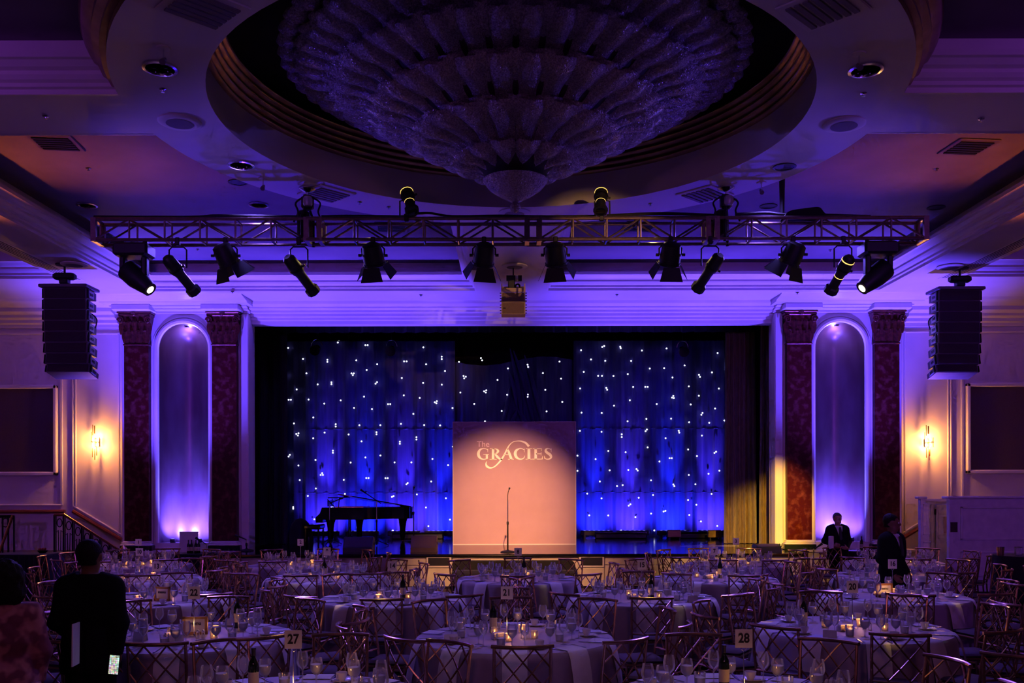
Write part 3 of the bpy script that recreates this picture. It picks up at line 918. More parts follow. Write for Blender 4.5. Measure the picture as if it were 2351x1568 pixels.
SR = [(92,221),(219,201),(231,195),(327,200),(330,209),(457,223),(605,211),(911,239),(151,276),(237,284),(392,285),(504,331),(590,329),(713,313),(964,321),(979,319),(108,350),(194,374),(217,374),(286,375),(372,364),(640,385),(799,370),(805,382),(877,355),(86,450),(243,447),(248,458),(404,441),(477,441),(491,441),(738,439),(918,452),(289,553),(384,521),(545,544),(637,506),(645,496),(648,508),(749,547),(798,495),(94,595),(215,597),(895,572),(820,598),(813,609),(370,647),(483,633),(631,632),(739,654),(860,657),(951,644),(84,704),(214,710),(335,725),(335,742),(486,697),(478,707),(677,705),(680,716),(816,734),(598,749),(978,782),(490,804),(254,825),(358,833),(733,817),(901,831),(891,838),(786,857),(69,853),(178,874),(622,869),(635,869),(561,889),(69,944),(262,941),(374,939),(423,934),(430,943),(920,945),(855,963),(737,970),(203,1008),(340,1030),(306,1036),(510,1002),(644,1027),(650,1037),(776,1026),(127,1081),(213,1109),(436,1106),(522,1090),(873,1084),(971,1061),(732,1120),(954,1137),(386,1145),(376,1153),(782,1149),(139,1211),(253,1212),(596,1185),(585,1189),(510,1201),(739,1210),(416,1222),(809,1249),(907,1276),(330,1303),(529,1302),(667,1315),(736,1324),(179,1318)]
SM = [(394,556),(410,586),(768,698),(1039,647),(1047,678),(1251,764),(623,857),(437,1014),(466,1000),(460,1030),(755,1062),(1042,1060),(1040,1092),(1284,996),(300,1188),(680,1287),(1301,1294),(448,1430),(1481,605),(1502,842),(1519,1163)]
STARS = [(560 + x / 2.7037, 720 + y / 2.7037) for x, y in SL] + [(1300 + x / 2.6127, 720 + y / 2.6127) for x, y in SR] + [(1040 + x / 6.03, 730 + y / 6.03) for x, y in SM]
starme = MB().sphere((0, 0, 0), 0.023, 8, 6).mesh('star_light', STAR, True)
for (x, y) in STARS:
    which = 0 if x < 1046 else 1 if x < 1318 else 2
    D, a, b, dy = DR[which]
    Y = YD - 0.10 + (dy * 0.6 if which == 1 else 0)
    p = at(x, min(y, 1226), Y)
    link('star_light', starme, D, p - Vector(D.location))

# black masking legs and border, gold-lit legs on the right
for (x0, x1, Y, nm) in ((572, 660, 23.4, 'left'), (1700, 1752, 24.6, 'right')):
    a, b = px(x0, Y), px(x1, Y)
    L_ = thing('curtain_leg', 'black pleated masking curtain at the stage %s side' % nm, 'curtain', ((a + b) / 2, Y, ZD))
    drape_mesh(-(b - a) / 2 - (1.0 if nm == 'left' else 0), (b - a) / 2, 0.01, 5.6, 0, 0.06, 7, 0.5, nx=70).build('cloth', BLACKCLOTH, L_, smooth=True)
bd = thing('border_curtain', 'black border curtain hanging across the top of the stage opening', 'curtain', (0, 23.0, pz(752, 23.0)))
drape_mesh(-6.9, 6.9, -0.12, 7.6 - pz(752, 23.0), 0, 0.05, 40, 0.2, nx=220, nz=3).build('cloth', BLACKCLOTH, bd, smooth=True)
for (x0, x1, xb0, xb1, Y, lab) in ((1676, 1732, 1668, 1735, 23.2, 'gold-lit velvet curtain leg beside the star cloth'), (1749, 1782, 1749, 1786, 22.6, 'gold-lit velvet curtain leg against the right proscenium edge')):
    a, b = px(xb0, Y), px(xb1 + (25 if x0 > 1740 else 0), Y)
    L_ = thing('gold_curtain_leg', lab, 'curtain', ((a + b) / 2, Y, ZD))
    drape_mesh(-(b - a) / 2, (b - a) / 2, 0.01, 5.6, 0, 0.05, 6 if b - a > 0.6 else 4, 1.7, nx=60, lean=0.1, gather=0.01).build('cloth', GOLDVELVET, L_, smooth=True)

# small stage spotlights at the top of the star cloth
for k, (x, y, lab) in enumerate(((728, 795, 'black spotlight hanging over the left end of the star cloth'), (900, 797, 'black spotlight hanging over the middle of the left star cloth'), (1568, 800, 'black spotlight hanging over the right star cloth'))):
    p = at(x, y, 25.4)
    o = thing('stage_spotlight', lab, 'light', p)
    MB().tube([(0, 0.05, -0.05), (0, -0.25, -0.14)], [0.11, 0.14], 12).build('body', BLACKGLOSS, o, smooth=True)
    MB().tube([(0.15 * math.cos(a), 0, 0.02 + 0.18 * math.sin(a)) for a in [PI * i / 10 for i in range(11)]], 0.012, 6).build('yoke', STEEL, o, smooth=True)
    MB().tube([(0, 0, 0.2), (0, 0, 7.6 - p.z)], 0.015, 6).build('hanging_rod', BLACK, o)

# LED floor bars in front of the star cloth, with their light
k = 0
for (x, c, nm) in ((742, (0.12, 0.06, 1.0), 'first'), (832, (0.03, 0.05, 1.0), 'second'), (928, (0.13, 0.06, 1.0), 'third'), (1012, (0.03, 0.05, 1.0), 'fourth'),
                   (1370, (0.03, 0.05, 1.0), 'fifth'), (1452, (0.14, 0.07, 1.0), 'sixth'), (1546, (0.03, 0.06, 1.0), 'seventh'), (1640, (0.14, 0.07, 1.0), 'eighth')):
    p = Vector((px(x, 26.05), 26.05, ZD))
    o = thing('floor_light_bar', 'black LED floor bar under the star cloth, %s from the left' % nm, 'light', p)
    B('housing', BLACK, o, -0.45, 0.45, -0.08, 0.08, 0.06, 0.20, 0.015)
    for q in (-0.35, 0.35):
        B('foot', BLACK, o, q - 0.03, q + 0.03, -0.12, 0.12, 0.0, 0.07)
    for q in range(6):
        MB().lathe([(0.001, 0.201), (0.035, 0.201)], 10, (-0.33 + q * 0.132, 0, 0), cap=False).build('lens', LEDLENS, o)
    lamp('bar_up', 'SPOT', (p.x, p.y + 0.02, ZD + 0.24), c, 950, (p.x, p.y + 0.62, ZD + 2.2), 25, 1.0, 0.05)
    lamp('bar_fill', 'SPOT', (p.x, p.y, ZD + 0.24), c, 260, (p.x, p.y + 0.60, ZD + 0.55), 105, 1.0, 0.05)
lamp('cloth_wash_left', 'SPOT', (-4.0, 23.6, 6.9), (0.02, 0.01, 1.0), 70, (-3.9, 26.7, 2.6), 80, 1.0, 0.1)
lamp('cloth_wash_right', 'SPOT', (4.0, 23.6, 6.9), (0.02, 0.01, 1.0), 70, (3.9, 26.7, 2.6), 80, 1.0, 0.1)

# ------------------------------------------------------------------ scenic flat with lettering
YFL = 23.04
fx0, fx1, fz1 = px(1041, YFL), px(1322, YFL), pz(969, YFL)
FL = thing('scenic_flat', 'square blush scenic flat with cream serif lettering standing mid-stage', 'backdrop', ((fx0 + fx1) / 2, YFL, ZD))
fc = (fx0 + fx1) / 2
B('board', FLATPAINT, FL, fx0 - fc, fx1 - fc, 0.0, 0.05, 0.012, fz1 - ZD)
for (a, b, z0, z1) in ((fx0 - fc - 0.012, fx0 - fc, 0, fz1 - ZD + 0.012), (fx1 - fc, fx1 - fc + 0.012, 0, fz1 - ZD + 0.012), (fx0 - fc, fx1 - fc, fz1 - ZD, fz1 - ZD + 0.012), (fx0 - fc, fx1 - fc, 0, 0.014)):
    B('edge_trim', TRIMP, FL, a, b, -0.006, 0.055, z0, z1)
for q in (-0.9, 0.9):
    MB().tube([(q, 0.06, 0.02), (q, 0.9, 0.02), (q, 0.06, 1.9)], 0.02, 6).build('brace', BLACK, FL)
GL = {'G': [[(450,365,14),(400,338,18),(330,333,24),(250,368,52),(212,465,72),(238,550,62),(300,598,36),(360,607,22),(430,592,20)], [(430,482,54),(430,594,54)], [(340,482,14),(485,482,14)], [(452,345,18),(455,425,8)]],
      'R': [[(590,334,66),(590,608,66)], [(508,336,15),(610,336,15)], [(500,609,13),(682,609,13)], [(610,341,18),(670,345,24),(716,390,62),(695,440,46),(650,462,22),(615,466,14)], [(640,466,36),(695,540,62),(765,600,40),(830,612,14)]],
      'A': [[(427,662,12),(407,722,32),(432,790,54),(510,828,44),(600,812,30),(700,735,36),(800,620,44),(880,490,40),(960,330,36),(1020,235,26),(1110,162,20),(1220,140,24),(1330,150,40),(1430,192,52),(1512,280,60)], [(962,335,26),(1000,440,62),(1062,608,66)], [(975,609,13),(1122,609,13)], [(880,492,18),(1005,492,18)]],
      'C': [[(1392,370,14),(1335,338,20),(1275,334,26),(1190,380,58),(1158,465,74),(1190,555,64),(1270,603,36),(1340,600,24),(1388,565,18),(1405,515,8)], [(1392,336,18),(1394,428,8)]],
      'I': [[(1510,334,70),(1510,610,70)], [(1430,336,13),(1592,336,13)], [(1425,609,13),(1592,609,13)]],
      'E': [[(1685,334,66),(1685,610,66)], [(1610,338,18),(1848,338,18)], [(1840,336,18),(1838,402,8)], [(1690,470,18),(1822,470,18)], [(1826,422,8),(1826,470,18),(1826,518,8)], [(1600,606,18),(1858,606,18)], [(1850,610,34),(1866,515,6)]],
      'S': [[(2088,395,10),(2070,356,18),(2010,334,22),(1955,352,44),(1945,405,62),(1995,452,68),(2058,498,70),(2080,555,58),(2045,598,36),(1985,609,24),(1935,592,20),(1908,525,8)], [(2086,334,14),(2088,418,8)], [(1903,515,8),(1912,602,14)]]}
for ch, strokes in GL.items():
    mb = MB()
    for s_ in strokes:
        P = catmull(s_, 9) if len(s_) > 2 else [np.array(p, float) for p in s_]
        n = len(P)
        vs = []
        for i in range(n):
            d = P[min(i + 1, n - 1)][:2] - P[max(i - 1, 0)][:2]
            d = d / (np.linalg.norm(d) + 1e-9)
            nn = np.array((-d[1], d[0]))
            for sg in (-1, 1):
                q = P[i][:2] + nn * P[i][2] / 2 * sg
                w = at(1080 + q[0] / 11.195, 1000 + q[1] / 11.195, YFL)
                for dy in (-0.008, -0.001):
                    vs.append((w.x - fc, dy, w.z - ZD))
        fs = []
        for i in range(n - 1):
            a, b = i * 4, i * 4 + 4
            fs += [(a, b, b + 2, a + 2), (a, a + 1, b + 1, b), (a + 2, b + 2, b + 3, a + 3)]
        fs += [(0, 2, 3, 1), (n * 4 - 4, n * 4 - 3, n * 4 - 1, n * 4 - 2)]
        mb.add(vs, fs)
    mb.build('letter', CREAMLETTER, FL)['label'] = 'cream serif letter ' + ch


def text(name, body, size, m, parent, loc, rot=(PI / 2, 0, 0), off=0.0, align='CENTER', sx=1.0):
    c = bpy.data.curves.new(name, 'FONT')
    c.body = body
    c.size = size
    c.extrude = 0.0015
    c.offset = off
    c.align_x = align
    c.align_y = 'CENTER'
    c.materials.append(m)
    t = bpy.data.objects.new(name, c)
    COL.objects.link(t)
    me = bpy.data.meshes.new_from_object(t.evaluated_get(bpy.context.evaluated_depsgraph_get()))
    bpy.data.objects.remove(t)
    bpy.data.curves.remove(c)
    o = link(name, me, parent, loc, rot)
    o.scale = (sx, 1, 1)
    return o


p = at(1110, 1020, YFL)
text('small_word', 'The', 0.20, PINKLETTER, FL, (p.x - fc, -0.004, p.z - ZD), sx=1.0)

# ------------------------------------------------------------------ microphones


def mic_stand(x, ybase, Y, z0, hgt, lab, boom=None, mast=None, gooseneck=False, round_base=True):
    o = thing('microphone_stand', lab, 'microphone stand', (px(x, Y), Y, z0))
    if round_base:
        MB().lathe([(0.16, 0), (0.16, 0.015), (0.12, 0.03), (0.03, 0.045), (0.02, 0.06)], 24).build('base', RUBBER, o, smooth=True)
    else:
        for k in range(3):
            a = k * 2 * PI / 3 + 0.4
            MB().tube([(0, 0, 0.14), (0.3 * math.cos(a), 0.3 * math.sin(a), 0.012)], 0.012, 6).build('leg', IRON, o)
    top = hgt if mast is None else mast
    MB().tube([(0, 0, 0.03), (0, 0, top * 0.55)], 0.016, 10).build('lower_pole', IRON, o, smooth=True)
    MB().tube([(0, 0, top * 0.55), (0, 0, top)], 0.011, 10).build('upper_pole', STEEL, o, smooth=True)
    MB().lathe([(0.018, -0.03), (0.024, -0.02), (0.024, 0.03), (0.016, 0.04)], 12, (0, 0, top * 0.55)).build('clutch', RUBBER, o, smooth=True)
    if gooseneck:
        pts = [(0, 0, top), (0, 0, top + 0.08), (0.01, -0.01, top + 0.16), (0.03, -0.02, top + 0.22)]
        MB().tube(pts, 0.007, 8).build('gooseneck', IRON, o, smooth=True)
        MB().tube([pts[-1], (0.045, -0.03, top + 0.26)], [0.014, 0.022], 10).build('microphone', RUBBER, o, smooth=True)
    elif boom:
        a, b = boom
        MB().tube([a, b], 0.011, 8).build('boom', IRON, o)
        MB().tube([Vector(b), Vector(b) + (Vector(b) - Vector(a)).normalized() * 0.14], [0.014, 0.026], 10).build('microphone', RUBBER, o, smooth=True)
    else:
        MB().tube([(0, 0, top), (0.02, -0.07, top + 0.06)], [0.012, 0.018], 10).build('microphone', RUBBER, o, smooth=True)
        MB().sphere((0.024, -0.085, top + 0.075), 0.03, 10, 8).build('microphone_head', STEEL, o, smooth=True)
    return o


mic_stand(1166, 1265, 20.3, ZD, 1.38, 'slim microphone stand with gooseneck in front of the scenic flat', gooseneck=True, mast=1.14)
mic_stand(950, 1240, 24.3, ZD, 1.35, 'straight microphone stand at the tail of the grand piano')
mic_stand(865, 1245, 22.6, ZD, 1.6, 'boom microphone stand in front of the grand piano', boom=((0.11, 0, 1.02), (-0.27, 0, 1.28)), mast=1.08, round_base=False)
mic_stand(1868, 1335, 19.0, 0.0, 0.9, 'thin stand on the floor in front of the right plinth', boom=((0.0, 0, 0.86), (0.06, 0, 0.9)), mast=0.87)
mic_stand(474, 1310, 19.2, 0.0, 1.0, 'thin stand on the floor beside the left niche table', boom=((0.0, 0, 0.98), (-0.10, 0, 1.04)), mast=1.0)
mic_stand(566, 1255, 20.9, ZD, 0.35, 'short stand at the left front corner of the stage', boom=((0.0, 0, 0.25), (-0.12, 0, 0.30)), mast=0.26)

# ------------------------------------------------------------------ grand piano
YP = 24.0
s = 2150 / YP
pxx = lambda x: (x - 855) / s
pzz = lambda y: pz(y, YP) - ZD
PN = thing('grand_piano', 'black lacquered grand piano with its lid half raised on stage', 'piano', (px(855, YP), YP, ZD))
zr0, zr1 = pzz(1190), pzz(1163)
xl, xr = pxx(752), pxx(944)
plan = [(xl, -0.72), (xl + 0.75, -0.72), (xl + 1.05, -0.66), (xl + 1.3, -0.45), (xl + 1.55, -0.20), (xl + 1.8, -0.12), (xr - 0.12, -0.08), (xr, 0.1), (xr, 0.4), (xr - 0.12, 0.6), (xr - 0.35, 0.70), (xl, 0.75)]
pl2 = [tuple(q[:2]) for q in catmull(plan, 4)]
MB().prism(pl2, 'z', zr0, zr1).build('rim', BLACKGLOSS, PN)
B('soundboard_plate', BRASS, PN, xl + 0.3, xl + 1.0, -0.5, 0.6, zr1, zr1 + 0.012)
kb = link('keyboard', MB().cbox(pxx(738), xl + 0.02, -0.70, 0.72, pzz(1197), pzz(1184), 0.01).mesh('key_bed', BLACKGLOSS), PN)
B('white_keys', PORCELAIN, kb, pxx(741), xl - 0.005, -0.6, 0.6, pzz(1184), pzz(1184) + 0.015)
for q in (-0.71, 0.68):
    MB().prism([(pxx(739), pzz(1184)), (xl, pzz(1184)), (xl, zr1), (xl - 0.05, pzz(1176))], 'y', q, q + 0.05).build('cheek_block', BLACKGLOSS, kb)
for (lx, ly) in ((pxx(768), -0.5), (pxx(818), 0.5), (pxx(922), 0.25)):
    lg = MB().lathe([(0.05, 0.05), (0.05, 0.09), (0.07, 0.14), (0.075, 0.35), (0.10, 0.52), (0.13, zr0)], 8, (lx, ly, 0)).build('leg', BLACKGLOSS, PN, smooth=True)
    MB().sphere((lx, ly, 0.03), 0.03, 8, 6).build('caster', BRASS, lg, smooth=True)
mb = MB()
for q in (-0.1, 0.1):
    mb.tube([(pxx(803), q, 0.15), (pxx(803), q * 0.8, zr0)], 0.02, 6)
mb.box(pxx(803) - 0.05, pxx(803) + 0.05, -0.16, 0.16, 0.10, 0.17)
mb.build('pedal_lyre', BLACKGLOSS, PN)
# lid: hinged upstage, front flap folded back
lid_main = [(xl + 0.38, 0.0), (xl + 0.75, 0.0), (xl + 1.05, 0.06), (xl + 1.3, 0.27), (xl + 1.55, 0.52), (xl + 1.8, 0.60), (xr, 0.82), (xr, 1.1), (xr - 0.3, 1.38), (xl + 0.38, 1.42)]
ang = math.radians(9)
mb = MB().prism(lid_main, 'z', 0.0, 0.025)
M = Matrix.Translation((0, -0.68, zr1 + 0.20)) @ Matrix.Rotation(math.radians(9), 4, 'Y') @ Matrix.Translation((0, 0, 0)) @ Matrix.Rotation(math.radians(-4), 4, 'X')
mb.xform(M).build('lid', BLACKGLOSS, PN)
mb = MB().prism([(xl + 0.02, 0.0), (xl + 0.42, 0.0), (xl + 0.42, 1.42), (xl + 0.02, 1.42)], 'z', 0.03, 0.055)
mb.xform(Matrix.Translation((0.12, -0.66, zr1 + 0.20))).build('lid_flap', BLACKGLOSS, PN)
MB().tube([(xl + 0.40, -0.62, zr1), (xl + 0.42, -0.60, zr1 + 0.24)], 0.012, 6).build('lid_prop', BLACKGLOSS, PN)
MB().tube([(xl + 0.28, -0.5, zr1), (xl + 0.10, -0.5, zr1 + 0.2)], 0.012, 6).build('music_desk_stay', BLACK, PN)
B('music_desk', BLACKGLOSS, PN, xl + 0.07, xl + 0.10, -0.35, 0.35, zr1 + 0.02, zr1 + 0.17)
mic_stand(757, 1240, 23.2, ZD, 1.2, 'boom microphone stand over the piano keyboard', boom=((0.0, 0, 1.02), (0.20, 0, 1.10)), mast=1.03, round_base=False)
BN = thing('piano_bench', 'black tufted piano bench left of the grand piano', 'bench', (px(727, YP), YP - 0.2, ZD))
B('seat_pad', BLACKGLOSS, BN, -0.22, 0.20, -0.35, 0.35, 0.36, 0.48, 0.03)
for q in (-0.17, 0.15):
    for r in (-0.3, 0.3):
        MB().tube([(q, r, 0), (q, r, 0.37)], 0.022, 6).build('leg', BLACKGLOSS, BN)
CH = thing('side_stool', 'dark cloth-covered equipment pile at the left wing behind the bench', 'equipment case', (px(690, 23.8), 23.8, ZD))
mb = MB().lathe([(0.34, 0.0), (0.30, 0.3), (0.22, 0.5), (0.12, 0.60), (0.01, 0.63)], 14)
mb.build('cover', BLACKCLOTH, CH, smooth=True)
B('case', BLACK, CH, -0.28, 0.28, -0.2, 0.2, 0.0, 0.18, 0.02)

# floor wedges and boxes along the stage


def wedge(x0, x1, ytop, Y, lab, m=BLACK, gm=GRILLE):
    a, b = px(x0, Y), px(x1, Y)
    zt = pz(ytop, Y) - ZD
    o = thing('floor_monitor', lab, 'loudspeaker', ((a + b) / 2, Y, ZD))
    w = (b - a) / 2
    MB().prism([(-0.22, 0.0), (0.24, 0.0), (0.24, zt * 0.75), (0.10, zt), (-0.02, zt), (-0.22, 0.10)], 'x', -w, w).build('cabinet', m, o)
    n = Vector((0, -(zt - 0.10), 0.20)).normalized()
    a1, a2 = Vector((0, -0.22, 0.10)), Vector((0, -0.02, zt))
    vs = []
    for sxx in (-w * 0.9, w * 0.9):
        for t in (0.06, 0.94):
            q = a1.lerp(a2, t) + n * 0.008
            vs.append((sxx, q.y, q.z))
    MB().add(vs, [(0, 2, 3, 1)]).build('grille', gm, o)
    for sxx in (-w - 0.006, w + 0.001):
        B('side_handle', RUBBER, o, sxx, sxx + 0.006, 0.0, 0.12, zt * 0.45, zt * 0.6)
    return o


wedge(791, 858, 1232, 20.6, 'black floor monitor below the piano, left of two')
wedge(945, 1003, 1230, 20.6, 'brown-lit floor monitor left of the scenic flat', mat('brown_lit_cabinet', (0.07, 0.035, 0.02), 0.5), mat('brown_lit_grille', (0.09, 0.05, 0.03), 0.7, bump=0.4, bscale=200))  # black monitor, the brown light on it put into its colour
wedge(1733, 1788, 1250, 20.5, 'black equipment box at the right front corner of the stage')
for (x0, x1, Y, lab) in ((1533, 1563, 25.2, 'gold-lit ribbed floor light near the right star cloth, left one'), (1625, 1657, 25.0, 'gold-lit ribbed floor light near the right star cloth, right one')):
    a, b = px(x0, Y), px(x1, Y)
    o = thing('ribbed_floor_light', lab, 'light', ((a + b) / 2, Y, ZD))
    w = (b - a) / 2
    B('housing', mat('gold_lit_housing', (0.30, 0.20, 0.07), 0.4, 0.5), o, -w, w, -0.06, 0.08, 0.05, 0.25, 0.015)  # gold light on the housing is put into its colour
    for q in range(4):
        B('cooling_rib', MATS['gold_lit_housing'], o, -w, w, -0.075, -0.06, 0.07 + q * 0.045, 0.095 + q * 0.045)
    for q in (-w * 0.8, w * 0.7):
        B('foot', BLACK, o, q, q + 0.03, -0.1, 0.1, 0.0, 0.06)
for (x, lab) in ((1425, 'long black cable trunk under the right star cloth, left one'), (1590, 'long black cable trunk under the right star cloth, right one'), (960, 'long black cable trunk under the left star cloth')):
    o = thing('floor_case', lab, 'equipment case', (px(x, 25.7), 25.7, ZD))
    B('case_body', BLACK, o, -0.7, 0.7, -0.15, 0.15, 0.0, 0.14, 0.02)
    B('case_lid', BLACKGLOSS, o, -0.71, 0.71, -0.16, 0.16, 0.145, 0.18, 0.012)
# black padded bench standing against the stage front
o = thing('padded_bench', 'long black padded bench against the stage front below the flat', 'bench', (px(1180, 19.55), 19.5, 0))
pts = [(-1.28, 0.1), (1.28, 0.1), (1.28, 0.50)] + [(1.28 - 0.10 + 0.10 * math.cos(a), 0.50 + 0.10 * math.sin(a)) for a in [PI / 2 * i / 6 for i in range(1, 7)]] + \
      [(-1.18 - 0.10 * math.sin(a), 0.50 + 0.10 * math.cos(a)) for a in [PI / 2 * i / 6 for i in range(7)]]
MB().prism(pts, 'y', 0.02, 0.2).build('backrest', BLACKCLOTH, o, smooth=True)
B('seat', BLACKCLOTH, o, -1.28, 1.28, -0.35, 0.02, 0.12, 0.42, 0.05)
for q in (-1.2, 1.2):
    for r in (-0.3, 0.12):
        MB().tube([(q, r, 0), (q, r, 0.14)], 0.025, 6).build('leg', BLACK, o)

# ================================================================== TRUSS AND WHAT HANGS FROM IT
YT = 12.85
st_ = F / YT
TX = lambda x: px(x, YT)
ZB, ZT, DT = pz(549, YT), pz(501, YT), 0.285
TR = thing('lighting_truss', 'long aluminium box truss hung across the room in front of the stage', 'truss', (0, YT, ZB))
secs = [(217, 705), (735, 1212), (1240, 1628), (1648, 2128)]
hT = ZT - ZB
for (a, b) in secs:
    xa, xb = TX(a), TX(b)
    for yy in (0, DT):
        for zz in (0, hT):
            MB().tube([(xa, yy, zz), (xb, yy, zz)], 0.025, 8).build('chord', ALU, TR, smooth=True)
    n = max(4, round((xb - xa) / 0.49))
    for k in range(n + 1):
        x = xa + (xb - xa) * k / n
        for zz in (0, hT):
            MB().tube([(x, 0, zz), (x, DT, zz)], 0.016, 6).build('cross_tube', STEEL if 0 < k < n else ALU, TR, smooth=True)
        for yy in (0, DT):
            MB().tube([(x, yy, 0), (x, yy, hT)], 0.014, 6).build('upright', ALU, TR, smooth=True)
    for k in range(n):
        x0, x1 = xa + (xb - xa) * k / n, xa + (xb - xa) * (k + 1) / n
        for yy in (0, DT):
            z0, z1 = (0, hT) if k % 2 == 0 else (hT, 0)
            MB().tube([(x0, yy, z0), (x1, yy, z1)], 0.014, 6).build('brace', ALU, TR, smooth=True)
    for x in (xa, xb):
        for yy in (0, DT):
            B('end_plate', ALU, TR, x - 0.035, x + 0.035, yy - 0.025, yy + 0.025, -0.02, hT + 0.02)
        for zz in (0, hT):
            B('end_cross_plate', ALU, TR, x - 0.03, x + 0.03, 0.0, DT, zz - 0.02, zz + 0.02)
for (a, b) in ((705, 735), (1212, 1240), (1628, 1648)):
    for yy in (0, DT):
        for zz in (0, hT):
            MB().tube([(TX(a), yy, zz), (TX(b), yy, zz)], 0.03, 8).build('coupler', ALU, TR, smooth=True)


def cable(name, lab, pts, r=0.012, m=RUBBER):
    P = [Vector(p) for p in pts]
    base = P[0].copy()
    dense = catmull([tuple(p - base) for p in P], 6)
    o = MB().tube(dense, r, 6).build(name, m, None, smooth=True, loc=base)
    return tag(o, lab, 'cable')


def lift(x, y):
    v = at(x, y, YT + 0.14)
    return v


cable('power_cable', 'thick black cable bundle lying along the left end of the truss', [lift(218, 496), lift(330, 497), lift(450, 497), lift(500, 494), lift(600, 495), lift(690, 497)], 0.022)
cable('power_cable', 'black cable lying on the truss between the left hoist and left upper spotlight', [lift(740, 496), lift(800, 495), lift(880, 496), lift(930, 497)], 0.018)
cable('power_cable', 'black cable looping from the left upper spotlight along the truss top', [lift(955, 490), lift(990, 489), lift(1040, 496), lift(1150, 495), lift(1250, 497), lift(1370, 496)], 0.016)
cable('power_cable', 'black cable lying between the right upper spotlight and the right hoist', [lift(1395, 496), lift(1480, 492), lift(1560, 492), lift(1650, 496)], 0.022)
cable('power_cable', 'thick black cable bundle on the right part of the truss', [lift(1690, 494), lift(1760, 490), lift(1800, 494), lift(1900, 496), lift(1960, 498), lift(2000, 499)], 0.024)


def clamp_and_yoke(o, w, drop, zc):
    """clamp on the bottom chord at local origin, yoke down to height -zc"""
    B('clamp', BLACK, o, -0.03, 0.03, -0.035, 0.035, -0.06, 0.05, 0.008)
    pts = [(-w, 0, -zc), (-w, 0, -drop - 0.04), (-w + 0.04, 0, -drop), (w - 0.04, 0, -drop), (w, 0, -drop - 0.04), (w, 0, -zc)]
    MB().tube(pts, 0.011, 6).build('yoke', IRON, o, smooth=True)


def leko(x, y0, y1, dx, lab, warm=False, up=False, fwd=0.35):
    """ellipsoidal spotlight; pixel column, top and bottom rows, sideways slant of the barrel in pixels"""
    top = at(x, y0, YT)
    Lz = (y1 - y0) / st_
    if up:
        o = thing('ellipsoidal_spotlight', lab, 'light', (TX(x), YT, ZT))
        a, b = Vector((0 + dx / st_, -0.1, 0.06)), Vector((-dx / st_ * 0.2, 0.10, Lz))
        B('clamp', BLACK, o, -0.03, 0.03, -0.03, 0.03, -0.04, 0.06, 0.008)
        MB().tube([(-0.09, 0, 0.04), (-0.09, 0, Lz * 0.55), (0, 0, Lz * 0.6), (0.11, 0, Lz * 0.55), (0.11, 0, 0.04)], 0.011, 6).build('yoke', IRON, o, smooth=True)
        a, b = b, a
    else:
        o = thing('ellipsoidal_spotlight', lab, 'light', (TX(x), YT, ZB - 0.02))
        zc = (y0 - 549) / st_ + 0.12
        clamp_and_yoke(o, 0.12, 0.08, zc + 0.06)
        a = Vector((-dx / st_ * 0.5, -0.12, -zc + 0.06))
        b = Vector((dx / st_ * 0.5, fwd, -(y1 - 549) / st_))
    d = (b - a)
    q = lambda t: a + d * t
    MB().tube([q(0.0), q(0.06), q(0.30), q(0.42)], [0.05, 0.085, 0.095, 0.085], 14).build('lamp_housing', BLACK, o, smooth=True)
    MB().tube([q(0.42), q(0.50), q(0.80), q(0.86)], [0.075, 0.068, 0.068, 0.075], 14).build('lens_barrel', BLACK, o, smooth=True)
    MB().tube([q(0.84), q(0.87), q(0.93), q(1.0)], [0.075, 0.10, 0.10, 0.10], 8).build('colour_frame', BLACK, o)
    MB().tube([q(0.995), q(1.003)], [0.07, 0.07], 12).build('lens', LENSLIT if (warm and not up) else BLACKGLOSS, o)
    MB().tube([q(0.30), q(0.34)], [0.1, 0.1], 14).build('shutter_ring', IRON, o)
    if warm:
        MB().tube([q(0.105), q(0.125)], [0.0905, 0.0925], 14).build('vent_slit', AMBERSLIT, o)
        MB().tube([q(0.545), q(0.56)], [0.0695, 0.0695], 14).build('focus_slit', AMBERSLIT, o)
    w = d.cross(Vector((0, 1, 0.2))).normalized()
    MB().tube([q(0.35) + w * 0.08, q(0.35) + w * 0.13], 0.016, 8).build('tilt_knob', BLACK, o)
    return o


leko(410, 580, 655, 40, 'slanted black ellipsoidal spotlight, second fixture from the left end of truss')
leko(688, 580, 655, 45, 'slanted black ellipsoidal spotlight under the left hoist')
leko(1632, 578, 650, -38, 'slanted black ellipsoidal spotlight left of the right hoist')
leko(1937, 582, 656, -20, 'ellipsoidal spotlight with amber glowing vents near the right end of truss', warm=True)
leko(935, 425, 497, 15, 'upright ellipsoidal spotlight with amber vents on truss top, left one', warm=True, up=True)
leko(1383, 427, 497, -4, 'upright ellipsoidal spotlight with amber vents on truss top, right one', warm=True, up=True)


